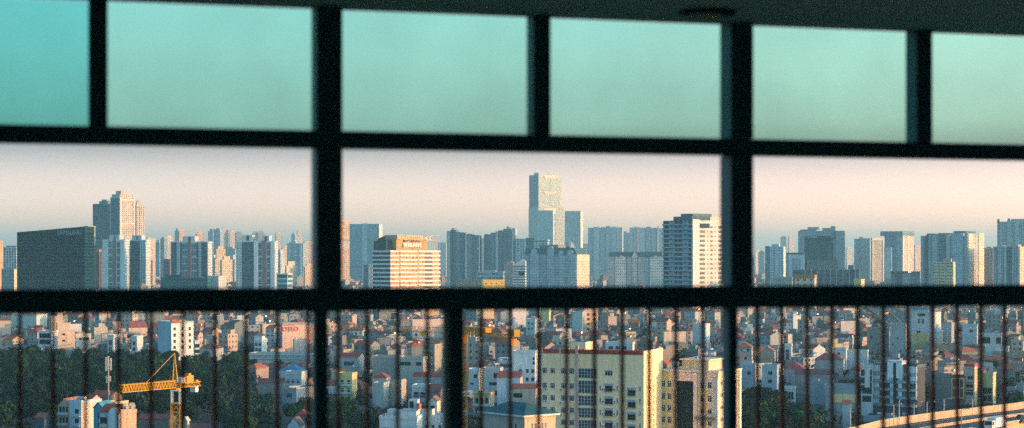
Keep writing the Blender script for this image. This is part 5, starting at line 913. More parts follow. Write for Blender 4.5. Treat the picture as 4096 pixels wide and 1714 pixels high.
Hs('white_pier_house', 'low white building with one bright upright pier near the right edge', 3926, 4006, 4010, 1341, 1150, 17, (.46, .50, .50), Aw=grid((.12, .32, .85), (1.5,), 3, 4, 'dark'), depth=10, vis=1375)
Hs('white_long_house', 'long low white house near the right edge above the curving highway', 3940, 4034, 4038, 1392, 1060, 17, (.46, .54, .55), Aw=grid((.5,), (2,), 2, 2, 'dark'), depth=10, vis=1410)
Hs('zigzag_roof_house', 'house with two zigzag orange red gable roofs in the left of the right bay', 3040, 3098, 3102, 1408, 1000, 12, (.4, .3, .24), roof='gabley', rh=3, roofmat=tiles((.42, .12, .06)), depth=9, vis=1415)
Hs('slim_white_house', 'slim white house with one tall dark window right of the zigzag roofs', 3138, 3166, 3170, 1384, 1010, 12, (.5, .56, .56), Aw=grid((.45,), (2,), 2, 6, 'tri'), depth=9, vis=1430)
Hs('red_hip_house', 'wide house with a brick red hip roof in the middle of the right bay', 3136, 3214, 3220, 1476, 900, 14, (.40, .36, .34), roof='hip', rh=3.4, depth=11, vis=1500, roofmat=tiles((.30, .06, .05)))
Hs('red_hip_house', 'second wide red hip roof higher and farther right of the first', 3258, 3374, 3380, 1440, 960, 14, (.36, .34, .33), roof='hip', rh=3.4, depth=10, vis=1465, roofmat=tiles((.26, .07, .07)))
Hs('flat_white_house', 'flat white house with one dark window above the second red hip roof', 3334, 3384, 3388, 1400, 1040, 14, (.52, .58, .58), Aw=grid((.4,), (1.6,), 1.6, 2.4, 'dark'), depth=10, vis=1430)
Hs('flat_white_house', 'long low white house right of the flat white one with the single window', 3386, 3470, 3474, 1408, 1050, 14, (.50, .56, .57), depth=10, vis=1450)
Hs('blue_grey_house', 'tall blue grey house with two small windows right of the cream building', 3048, 3108, 3112, 1468, 840, 14, (.36, .44, .48), Aw=grid((.55,), (2.2, 6), 1.9, 1.6, 'dark'), depth=10, vis=1550)
Hs('blue_white_house', 'bluish white house with a roof terrace just right of the cream building', 2962, 3018, 3022, 1462, 850, 14, (.40, .46, .48), Aw=grid((.6,), (3,), 1.6, 1.6, 'dark'), depth=10, vis=1520, stair=(.1, .8, .2, .7, 2))
t, a, b, h = Hs('porch_house', 'small white columned porch among the trees at the lower part of the right bay', 3138, 3180, 3184, 1556, 800, 12, (.52, .56, .56), Aw=grid((.25, .5, .75), (1.4,), 1.0, 3.4, 'dark'), depth=7, vis=1590)
Hs('long_red_roof_house', 'long maroon roofed house below the second red hip roof', 3180, 3330, 3336, 1498, 860, 13, (.3, .28, .28), roof='gablex', rh=2.2, depth=9, vis=1540, roofmat=tiles((.20, .06, .06)))
Hs('grey_blue_block', 'grey blue flat house right of the first red hip roof above the trees', 3236, 3330, 3336, 1535, 800, 13, (.26, .32, .34), depth=10, vis=1600, stair=(.1, .4, .2, .8, 1.6))
Hs('white_front_house', 'bright white house behind the roof lettering of the long yellow building', 2422, 2530, 2536, 1376, 980, 10, (.56, .6, .6), Aw=grid((.2, .45, .7), (1.4,), 2.4, 1.8, 'dark'), depth=10, vis=1400)
Hs('pale_tall_house', 'tall pale white house above the cream building, upper middle', 2770, 2822, 2840, 1300, 1250, 40, (.60, .62, .60), vis=1370)
Hs('peach_terrace_house', 'flat peach house in the upper middle right of the white house', 2652, 2656, 2744, 1334, 1220, 70, (.64, .50, .38), vis=1360)
Hs('orange_window_tower', 'slender tower house with orange lit side and dark window column in the upper middle', 2333, 2336, 2392, 1240, 1500, 66, (.68, .44, .30), Bw=grid((.3, .75), (3, 7, 11, 15), 2.6, 2.0, 'dark'), vis=1315)
Hs('teal_block', 'pale teal blank block left of the slender tower house', 2290, 2330, 2334, 1252, 1480, 10, (.36, .48, .48), depth=12, vis=1320)
Hs('white_high_house', 'white and pink high house just under the rail right of the second crane', 2046, 2050, 2104, 1240, 1500, 66, (.70, .60, .56), vis=1290, stair=(.2, .8, .2, .6, 3))
Hs('blue_windowed_house', 'pale blue house with tiny windows under the rail, right of the white and pink one', 2104, 2140, 2146, 1280, 1380, 20, (.46, .56, .58), depth=10, vis=1330, Aw=grid((.3, .7), (2, 6), 1.4, 1.6, 'dark'))
Hs('yellow_green_block', 'yellow green flat block under the rail above the long yellow building', 2162, 2196, 2200, 1240, 1560, 10, (.52, .52, .24), depth=10, vis=1275)
Hs('lit_cream_house', 'bright cream orange house touching the rail above the second crane jib', 1930, 1933, 1976, 1234, 1700, 70, (.74, .50, .28), vis=1270)
Hs('orange_lit_house', 'small orange lit house under the rail at upper middle left', 1700, 1703, 1757, 1242, 1750, 70, (.72, .46, .24), vis=1252)
# ------------------------------------------------------------------ elevated highway
from mathutils.geometry import interpolate_bezier
pts = [(70, 520), (108, 578), (125, 607), (148, 635), (163, 651), (184, 672), (195, 685), (245, 752), (292, 850), (304, 950), (291, 1036), (272, 1120), (280, 1280), (320, 1540), (375, 1850), (425, 2150), (520, 2600)]
def spline(P_, n=6):
    out = []
    for i in range(len(P_) - 1):
        p0 = Vector(P_[max(i-1, 0)]); p1 = Vector(P_[i]); p2 = Vector(P_[i+1]); p3 = Vector(P_[min(i+2, len(P_)-1)])
        for k in range(n):
            t = k / n; out.append(.5 * ((2*p1) + (p2-p0)*t + (2*p0-5*p1+4*p2-p3)*t*t + (3*p1-p0-3*p2+p3)*t**3))
    out.append(Vector(P_[-1])); return out
line = spline(pts)
HZ = 8.0; HWID = 30.0
nrm = []
for i in range(len(line)):
    d = (line[min(i+1, len(line)-1)] - line[max(i-1, 0)]).normalized(); nrm.append(Vector((d.y, -d.x)))
off = lambda i, o: line[i] + nrm[i] * o        # positive = right side of travel (towards the camera's right)
m_asph = paint((.055, .058, .06), .9, .25, .2, streak=0); m_barr = paint((.56, .40, .25), .85, .2, .5, streak=.3); m_line = paint((.7, .7, .66), .8, .2, 1, streak=0)
def ribbon(o0, o1, z0, z1, mt, mb, i0=0, i1=None, thick=0):
    for i in range(i0, (i1 or len(line) - 1)):
        a_, b_ = off(i, o0), off(i+1, o0); c_, d_ = off(i+1, o1), off(i, o1)
        mb.face([(a_.x, a_.y, z0), (b_.x, b_.y, z0), (c_.x, c_.y, z1), (d_.x, d_.y, z1)], mt)
q = M(); ribbon(0, HWID, HZ, HZ, m_asph, q); ribbon(0, HWID, HZ - 1.6, HZ - 1.6, m_barr, q); ribbon(0, 0, HZ - 1.6, HZ - .01, m_barr, q); ribbon(HWID, HWID, HZ - 1.6, HZ - .01, m_barr, q)
tag(q.build('elevated_road'), None, None, kind='structure')
q = M()
for o_ in (3.2, 6.8, 10.4, 19.6, 23.2, 26.8):
    for i in range(0, len(line) - 1):
        if o_ in (6.8, 10.4, 19.6, 23.2) and i % 2: continue
        ribbon(o_, o_ + .25, HZ + .006, HZ + .006, m_line, q, i, i + 1)
tag(q.build('road_marking'), None, None, kind='structure')
def barrier(nm, lb, o_, hgt, w_=.35):
    q = M()
    ribbon(o_, o_, HZ, HZ + hgt, m_barr, q); ribbon(o_ + w_, o_ + w_, HZ, HZ + hgt, m_barr, q); ribbon(o_, o_ + w_, HZ + hgt, HZ + hgt, m_barr, q)
    for k in range(1, 4): ribbon(o_ - .06, o_ - .06, HZ + hgt * k / 4 - .05, HZ + hgt * k / 4 + .05, paint((.40, .32, .24), .9), q); ribbon(o_ + w_ + .06, o_ + w_ + .06, HZ + hgt * k / 4 - .05, HZ + hgt * k / 4 + .05, paint((.40, .32, .24), .9), q)
    tag(q.build(nm), lb, 'barrier')
barrier('noise_barrier', 'tall ribbed noise barrier along the far edge of the curved elevated highway', .1, 2.6)
barrier('median_barrier', 'low concrete median barrier between the two highway carriageways', 14.6, 1.0, .5)
barrier('parapet_wall', 'concrete parapet along the near edge of the curved elevated highway', HWID - .5, 1.3)
q = M()
for i in range(2, len(line) - 3, 5):
    for o_ in (4, HWID - 4):
        p = off(i, o_); q.bar((p.x, p.y, 0), (p.x, p.y, HZ - 1.61), 1.1, m_conc, 8)
tag(q.build('road_pier'), None, None, kind='structure')
def near_i(Y, lo=0, hi=None):
    return min(range(lo, hi or len(line)), key=lambda i: abs(line[i].y - Y))
def heading(i): d = (line[min(i+1, len(line)-1)] - line[i-1]).normalized(); return math.atan2(d.y, d.x)
# vehicles
def wheel(par, x, y, r):
    q = M(); q.bar((0, -.13, 0), (0, .13, 0), r, paint((.02, .02, .02), .8), 12); o = q.build('wheel', par); o.location = (x, y, r)
    q = M(); s_ = -1 if y < 0 else 1; q.bar((0, s_*.131, 0), (0, s_*.15, 0), r*.55, m_steel, 10); q.build('rim', o)
def car(label, loc, rz, colr, group=None):
    t = thing('car', label, 'car', loc, rz, group); cp = paint(colr, .35, .05, 1, metal=.2, streak=0)
    prof = [(-2.15, .35), (2.15, .35), (2.2, .75), (1.25, .92), (.55, 1.42), (-1.1, 1.45), (-1.75, 1.0), (-2.2, .92)]
    q = M(); w_ = .86
    for s_ in (-1, 1):
        f = [(x, s_*w_*(.84 if z > 1.2 else 1), z) for x, z in prof]; q.face(f if s_ < 0 else f[::-1], cp)
    for k in range(len(prof)):
        (x0, z0), (x1, z1) = prof[k], prof[(k+1) % len(prof)]; a_ = w_*(.84 if z0 > 1.2 else 1); b_ = w_*(.84 if z1 > 1.2 else 1)
        q.face([(x0, a_, z0), (x0, -a_, z0), (x1, -b_, z1), (x1, b_, z1)], cp)
    q.build('body', t)
    for s_ in (-1, 1):
        q = M(); pts_ = [(1.1, .96), (.5, 1.36), (-1.05, 1.38), (-1.6, 1.0)]; f = [(x, s_*(.875 if z < 1.2 else .75), z) for x, z in pts_]; q.face(f, m_dark); q.build('side_window', t)
    q = M(); q.face([(1.28, -.75, .96), (1.28, .75, .96), (.62, .66, 1.4), (.62, -.66, 1.4)], m_dark); q.build('windshield', t)
    q = M(); q.face([(-1.8, .75, 1.03), (-1.8, -.75, 1.03), (-1.18, -.66, 1.43), (-1.18, .66, 1.43)], m_dark); q.build('rear_window', t)
    for x in (-1.35, 1.35):
        for y in (-.8, .8): wheel(t, x, y, .33)
    for y in (-.62, .62):
        q = M(); q.box(2.16, 2.23, y - .16, y + .16, .62, .78, paint((.8, .8, .7), .2), cw=9); q.build('headlight', t)
    return t
def truck(label, loc, rz):
    t = thing('truck', label, 'truck', loc, rz)
    q = M(); q.box(-5.6, 1.0, -1.22, 1.22, .9, 3.5, paint((.55, .60, .68), .5, .12, .8), cw=99); q.build('cargo_box', t)
    q = M(); pr = [(1.2, .6), (3.2, .6), (3.3, 1.6), (3.05, 2.9), (1.2, 2.95)]
    cp = paint((.72, .66, .62), .4, .08, 1)
    for s_ in (-1, 1): f = [(x, s_*1.15, z) for x, z in pr]; q.face(f if s_ < 0 else f[::-1], cp)
    for k in range(5): (x0, z0), (x1, z1) = pr[k], pr[(k+1) % 5]; q.face([(x0, 1.15, z0), (x0, -1.15, z0), (x1, -1.15, z1), (x1, 1.15, z1)], cp)
    q.build('cab', t)
    q = M(); q.face([(3.32, -1.0, 1.65), (3.32, 1.0, 1.65), (3.12, .95, 2.75), (3.12, -.95, 2.75)], m_dark); q.build('windshield', t)
    for s_ in (-1, 1): q = M(); q.box(2.0, 3.0, min(s_*1.15, s_*1.17), max(s_*1.15, s_*1.17), 1.7, 2.6, m_dark, cw=99); q.build('side_window', t)
    q = M(); q.box(-5.6, 3.1, -.5, .5, .45, .85, paint((.05, .05, .05), .7), cw=99); q.build('chassis', t)
    for x in (-4.4, -3.2, 2.3):
        for y in (-1.05, 1.05): wheel(t, x, y, .5)
    for y in (-.85, .85): q = M(); q.box(3.27, 3.36, y - .15, y + .15, .75, 1.0, paint((.8, .8, .7), .2), cw=9); q.build('headlight', t)
Yt = 596; truck('white fronted box truck with blue grey cargo box on the highway at lower right', (PX(3972, Yt), Yt, HZ + .01), R(-128)); bpy.data.objects['truck'].scale = (1.2, 1.2, 1.2)
Yt = 640; car('dark blue car on the highway at the right edge of the view', (PX(4084, Yt), Yt, HZ + .01), R(52), (.02, .035, .06))
Yt = 622; car('dark grey car on the highway just below the dark blue one', (PX(4088, Yt), Yt, HZ + .01), R(52), (.04, .05, .055))
for k, (Y_, o_, c_, lb) in enumerate([(1880, 6, (.8, .82, .84), 'white car on the far highway stretch under the rail, nearest of three'), (1925, 9, (.8, .82, .84), 'white car on the far highway stretch under the rail, middle of three'), (1975, 6, (.75, .76, .8), 'white car on the far highway stretch under the rail, farthest of three')]):
    i = near_i(Y_, 60); p = off(i, o_ + 14); car(lb, (p.x, p.y, HZ + .01), heading(i), c_, 'white cars on the far highway')
# street lamps
def lamp(loc, rz, hgt, label):
    t = thing('street_lamp', label, 'street lamp', loc, rz, 'street lamps along the highway'); mt = paint((.50, .46, .38), .6, .15, 1)
    q = M(); q.bar((0, 0, 0), (0, 0, hgt), .22, mt, 8, .12); q.build('pole', t)
    q = M(); q.bar((0, 0, hgt), (2.2, 0, hgt + .5), .09, mt, 6); q.build('arm', t)
    q = M(); q.box(1.8, 3.0, -.2, .2, hgt + .35, hgt + .6, paint((.4, .4, .4), .5), cw=9); q.build('lamp_head', t)
for px, py, Y_, w8 in ((3656, 1612, 640, 'just left of the modern white building corner'), (3890, 1598, 655, 'in front of the red topped house'), (3575, 1620, 610, 'below the stair tower of the modern white building'), (3597, 1600, 615, 'second below the stair tower of the modern white building'), (3402, 1632, 580, 'beside the bluish low house'), (3708, 1610, 640, 'at the right corner of the modern white building'), (3776, 1598, 650, 'below the blank dark grey house'), (3070, 1676, 640, 'alone among the trees right of the cream building'), (4070, 1538, 800, 'tall one near the right edge'), (3846, 1640, 600, 'in front of the highway by the lit frames')):
    z = PZ(py, Y_); lamp((PX(px, Y_), Y_, 0), R(-40), z, 'thin pale street lamp, ' + w8)
# ------------------------------------------------------------------ cranes
m_yel = paint((.50, .25, .015), .55, .2, 1.5, streak=.2); m_org = paint((.70, .24, .02), .55, .15, 1, streak=.2); m_wht = paint((.7, .7, .68), .6, .15, 1)
cx0, cy0 = PX(703, 400), 400.0
t = thing('tower_crane', 'yellow tower crane with pointed apex rising over the park at lower left', 'crane', (cx0, cy0, 0), 0)
zj = PZ(1541, 400)
q = M(); lattice(q, (0, 0, 2), (0, 0, zj - 4.2), 1.9, 1.9, 17, .11, m_yel, .075); q.build('mast', t)
q = M(); q.box(-1.0, 1.0, -1.0, 1.0, zj - 4.2, zj - 3.9, m_yel, cw=9)
for x in (-.95, .8):
    for y in (-.95, .8): q.box(x, x + .2, y, y + .2, zj - 3.9, zj - 1.2, m_wht, cw=9)
q.box(-1.0, 1.05, -1.0, 1.05, zj - 1.3, zj - 1.0, m_wht, cw=9); q.build('slewing_frame', t)
q = M(); q.bar((0, 0, zj - 1.0), (0, 0, zj - .6), 1.1, m_yel, 12); q.build('turntable', t)
d = Vector((-9.1, -15, 0)).normalized(); 
jl = 17.5
q = M(); lattice(q, Vector((0, 0, zj + .25)) + d * .8, Vector((0, 0, zj + .25)) + d * jl, 1.3, 1.55, 34, .13, m_yel, .10); q.build('jib', t)
q = M(); lattice(q, Vector((0, 0, zj - .1)) - d * .6, Vector((0, 0, zj - .1)) - d * 7.4, 1.5, .9, 7, .12, m_yel, .08)
q.box(-.1, .1, -.1, .1, zj - .55, zj + .3, m_yel, cw=9); q.build('counter_jib', t)
rot = Matrix.Rotation(math.atan2(-d.y, -d.x), 4, 'Z')
q = M(); q.T = Matrix.Translation((0, 0, zj)) @ rot; q.box(2.6, 4.9, -.9, .9, .2, 1.9, m_org, cw=9); q.box(3.5, 4.3, -.7, .7, 1.9, 2.4, m_org, cw=9); q.build('winch_house', t)
q = M(); q.T = Matrix.Translation((0, 0, zj)) @ rot; q.box(.9, 2.3, -.8, .8, .4, 1.6, m_wht, cw=9); q.build('control_box', t)
q = M(); q.T = Matrix.Translation((0, 0, zj)) @ rot; q.box(5.6, 6.6, -.8, .8, -1.9, -.6, m_wht, cw=9); q.build('counterweight', t)
q = M(); q.T = Matrix.Translation((0, 0, zj)) @ rot; q.bar((6.5, -.6, .3), (6.5, .6, .3), .55, m_yel, 10); q.build('rope_drum', t)
ap = Vector((-.28, 0, zj + 7.1)); q = M()
for x, y in ((-.66, -.4), (-.66, .4), (.44, -.4), (.44, .4)): q.bar((x, y, zj + .6), ap, .10, m_yel)
for k in range(1, 9):
    f = k / 9; c4 = [Vector((x, y, zj + .6)).lerp(ap, f) for x, y in ((-.66, -.4), (.44, -.4), (.44, .4), (-.66, .4))]; g4 = [Vector((x, y, zj + .6)).lerp(ap, max(0, f - 1/9)) for x, y in ((-.66, -.4), (.44, -.4), (.44, .4), (-.66, .4))]
    for i in range(4): q.bar(c4[i], c4[(i+1) % 4], .045, m_yel); q.bar(g4[i], c4[(i+1) % 4], .04, m_yel)
q.build('apex_frame', t)
q = M(); q.bar(ap, Vector((0, 0, zj + 1.0)) + d * 9.6, .08, m_yel); q.build('tie_rod', t)
cx0, cy0 = PX(1857, 480), 480.0
t = thing('tower_crane', 'second flat topped yellow crane, slender mast partly behind the middle railing post', 'crane', (cx0, cy0, 0), 0); zj = PZ(1325, 480)
q = M(); lattice(q, (0, 0, 1), (0, 0, zj - 3.2), 1.5, 1.5, 26, .13, m_org, .09); q.build('mast', t)
q = M(); z1, z2 = PZ(1530, 480), PZ(1474, 480); lattice(q, (0, 0, z1), (0, 0, z2), 2.3, 2.3, 3, .12, m_yel, .08); q.build('climbing_frame', t)
q = M(); q.box(-.9, .9, -.9, .9, zj - 3.2, zj - .9, m_org, cw=9); q.build('slewing_unit', t)
q = M(); q.box(-1.9, -.9, -.6, .6, zj - 3.2, zj - 1.2, m_wht, cw=9); q.build('operator_cab', t)
dl_ = Vector((PX(1362, 514), 514, 0)) - Vector((cx0, cy0, 0)); dr_ = Vector((PX(2065, 452), 452, 0)) - Vector((cx0, cy0, 0))
q = M(); lattice(q, (0, 0, zj), Vector((0, 0, zj)) + dl_, 1.2, 1.35, 34, .07, paint((.30, .20, .08), .6), .045, tri=True); q.build('jib', t)
q = M(); lattice(q, (0, 0, zj - .3), Vector((0, 0, zj - .3)) + dr_, 1.4, .8, 14, .12, m_yel, .08); q.build('counter_jib', t)
dn = dr_.normalized(); rot = Matrix.Rotation(math.atan2(dn.y, dn.x), 4, 'Z')
q = M(); q.T = Matrix.Translation((0, 0, zj)) @ rot
for k in range(9): q.box(1.4 + k * 1.55, 2.6 + k * 1.55, -.85, .85, .05, 1.35, m_org if k % 3 else m_yel, cw=9)
q.build('winch_house', t)
L_ = dr_.length; q = M(); q.T = Matrix.Translation((0, 0, zj)) @ rot; q.box(L_ - 3.4, L_ + .4, -.8, .8, -.3, 1.5, m_yel, cw=9); q.build('end_platform', t)
q = M(); q.T = Matrix.Translation((0, 0, zj)) @ rot; q.box(L_ - 3.2, L_ - 1.4, -.7, .7, -2.6, -.7, m_org, cw=9); q.build('counterweight', t)
q = M(); p = Vector((0, 0, zj - .7)) + dl_ * .32; q.box(p.x - .8, p.x + .8, p.y - .5, p.y + .5, p.z - .9, p.z, m_yel, cw=9); q.bar((p.x, p.y, p.z - .9), (p.x, p.y, p.z - 2), .04, m_yel); q.build('trolley', t)
# antenna mast
Ya = 690; t = thing('antenna_mast', 'slim telecom mast with pale panel antennas beside the big red roof', 'antenna mast', (PX(448, Ya), Ya - 6, 0)); zt = PZ(1424, Ya)
q = M(); q.bar((0, 0, 0), (0, 0, zt - 1), .32, paint((.5, .42, .38), .6, .2), 8, .16)
for k in range(12): q.bar((-.45, 0, zt - 2 - k * 1.5), (.45, 0, zt - 2 - k * 1.5), .05, m_conc)
q.build('pole', t)
for x, y, z0, z1 in ((-.9, 0, -5.5, -.2), (.9, 0, -5.2, -.6), (.1, -.8, -5, .2), (-.7, .2, -10, -7.2), (.6, .1, -9.4, -7.4), (.4, 0, -14.5, -13.2)):
    q = M(); q.box(x - .28, x + .28, y - .12, y + .12, zt + z0, zt + z1, paint((.70, .60, .50), .6, .1), cw=9); q.bar((0, 0, zt + (z0+z1)/2), (x, y, zt + (z0+z1)/2), .06, m_conc); q.build('panel_antenna', t)
# ------------------------------------------------------------------ trees
def crown_mesh(seed, rx, rz_, n, leaf, lobes, base):
    """many small leaf-clump faces spread over and inside several overlapping lobes, with gaps"""
    r = random.Random(seed); q = M(); mt = leafmat(base, ('leaf', base))
    L_ = []
    for i in range(lobes):
        an = r.uniform(0, 6.28); rr = rx * r.uniform(.15, .62); L_.append((math.cos(an)*rr, math.sin(an)*rr, rz_ * r.uniform(-.35, .55), rx * r.uniform(.34, .58)))
    L_.append((0, 0, 0, rx * .6))
    for i in range(n):
        cx_, cy_, cz_, cr_ = r.choice(L_); u = r.uniform(-1, 1); th = r.uniform(0, 6.283); s_ = math.sqrt(1-u*u); rad = cr_ * (r.random() ** .25) * r.uniform(.9, 1.12)
        nrm_ = Vector((s_*math.cos(th), s_*math.sin(th), u)); p = Vector((cx_, cy_, cz_)) + Vector((nrm_.x*rad, nrm_.y*rad, nrm_.z*rad*rz_/rx*1.1))
        k = (nrm_ + Vector((r.uniform(-.7, .7), r.uniform(-.7, .7), r.uniform(-.3, .9)))).normalized(); a_ = k.orthogonal().normalized(); a_.rotate(Matrix.Rotation(r.uniform(0, 6.28), 3, k)); b_ = k.cross(a_); z_ = leaf * r.uniform(.55, 1.3)
        q.face([p - a_*z_, p - b_*z_*.7, p + a_*z_*.9, p + b_*z_*.75], mt)
    return q
def trunk_mesh(h_, r_, seed):
    r = random.Random(seed); q = M(); mt = paint((.09, .065, .045), .9, .3, 2); q.bar((0, 0, 0), (0, 0, h_), r_, mt, 7, r_*.6)
    for k in range(4): an = r.uniform(0, 6.28); q.bar((0, 0, h_*.85), (math.cos(an)*h_*.45, math.sin(an)*h_*.45, h_*1.35), r_*.45, mt, 5, r_*.15)
    return q
LEAF = (.006, .031, .017)
TP = []
for k, (rx, rz_, n, lf, lb_) in enumerate([(5.6, 4.4, 1500, .55, 6), (4.6, 4.4, 1200, .5, 5), (6.4, 4.2, 1700, .6, 7), (3.6, 4.6, 950, .45, 4), (5.0, 3.6, 1300, .5, 7), (4.0, 3.4, 950, .45, 5)]):
    cm_ = crown_mesh(100 + k, rx, rz_, n, lf, lb_, LEAF); co = cm_.build('crown'); tm = trunk_mesh(5.0, .32, k).build('trunk'); TP.append((co.data, tm.data, rx, rz_))
    bpy.data.objects.remove(co); bpy.data.objects.remove(tm)
gaps = sorted(bal + [805, 1148, 1836]); 
def gap_no(x): xq = x / 4096 * 2576; return sum(1 for g_ in gaps if 0 <= g_ < xq) + 1
ORD = lambda n: '%d%s' % (n, 'th' if 10 <= n % 100 <= 20 else {1: 'st', 2: 'nd', 3: 'rd'}.get(n % 10, 'th'))
def tree(x, y, s_, k, zone, tone):
    co, tm, rx, rz_ = TP[k]; px = CX + FPX * x / y
    hue = {'dark': (.7, .75, .95, 1), 'mid': (1, 1, 1, 1), 'light': (1.5, 1.6, .8, 1), 'olive': (1.9, 1.3, .7, 1)}[tone]
    lb = '%s green tree %s, %s railing gap' % (tone, zone, ORD(gap_no(px)))
    t = thing('tree', lb, 'tree', (x, y, 0), rnd.uniform(0, 6.28), 'trees ' + zone); t.scale = (s_, s_, s_ * rnd.uniform(.9, 1.15))
    o = bpy.data.objects.new('trunk', tm); COL.objects.link(o); o.parent = t
    o = bpy.data.objects.new('crown', co); COL.objects.link(o); o.parent = t; o.location = (0, 0, 5.0 + rz_ * .55); j = rnd.uniform(.8, 1.2); o.color = tuple(c * j for c in hue[:3]) + (1,)
    TREES.append((x, y, rx * s_))
TREES = []
def clear(x, y, r, pad=0):
    return all((x - a_)**2 + (y - b_)**2 > (r + c_ + pad)**2 for a_, b_, c_ in TOWERS)
def road_clear(x, y, r):
    return all((x - (line[i] + nrm[i] * HWID / 2).x)**2 + (y - (line[i] + nrm[i] * HWID / 2).y)**2 > (r + HWID * .62)**2 for i in range(len(line)))
def keep_ok(x, y, hw, ztop):
    px = CX + FPX * x / y; w_ = hw * FPX / y; yt = HY + (H - ztop) * FPX / y
    for x0, x2, yb_, Yk_ in KEEP:
        if y < Yk_ and px + w_ > x0 and px - w_ < x2 and yt < yb_: return False
    return True
# park at lower left
rows = 0; y = 625.0; park = []
while y < 1075:
    xl = PX(-60, y); xr = PX(1010 if y > 800 else 1000 + (800 - y) * .3, y); x = xl + rnd.uniform(0, 8)
    while x < xr:
        park.append((x + rnd.uniform(-3, 3), y + rnd.uniform(-5, 5))); x += rnd.uniform(10.5, 14.5)
    y += rnd.uniform(15, 19)
np_ = 0
for x, y in park:
    s_ = rnd.uniform(.85, 1.3); k = rnd.randrange(6)
    if not clear(x, y, 4): continue
    for tries in range(4):
        if keep_ok(x, y, 4.5*s_, 11.2*s_): break
        s_ *= .75
    else: continue
    depth = 'at the front of the park' if y < 760 else ('in the middle of the park' if y < 920 else 'along the back of the park')
    tree(x, y, s_, k, depth, rnd.choices(['dark', 'mid', 'light', 'olive'], [5, 5, 2, 1])[0]); np_ += 1
print('park trees', np_)
# clumps elsewhere
def clump(n, x0, x1, Y0, Y1, zone, s0=.7, s1=1.1):
    c_ = 0
    for i in range(n * 4):
        if c_ >= n: break
        y = rnd.uniform(Y0, Y1); x = PX(rnd.uniform(x0, x1), y); s_ = rnd.uniform(s0, s1)
        if not clear(x, y, 3) or not road_clear(x, y, 5) or not keep_ok(x, y, 4.5*s_, 11*s_): continue
        if any((x-a_)**2 + (y-b_)**2 < (r_*.8 + 3)**2 for a_, b_, r_ in TREES): continue
        tree(x, y, s_, rnd.randrange(6), zone, rnd.choices(['dark', 'mid', 'light'], [3, 4, 2])[0]); c_ += 1
clump(22, 1260, 1540, 620, 760, 'at the bottom below the narrow yellow house')
clump(8, 1880, 1990, 560, 680, 'left of the green roofed hall')
clump(7, 2650, 2800, 840, 960, 'behind the yellow and cream buildings', 1.0, 1.5)
clump(34, 2965, 3480, 600, 800, 'between the cream building and the highway', .9, 1.3)
clump(26, 3480, 4096, 680, 840, 'behind the highway barrier', .6, 1.0)
clump(14, 3960, 4096, 860, 1300, 'at the right edge by the curving highway', .8, 1.2)
clump(9, 1500, 1840, 640, 740, 'behind the white terraced building', .6, .9)
clump(14, 1020, 1300, 640, 820, 'right of the park by the mullion post', .7, 1.1)
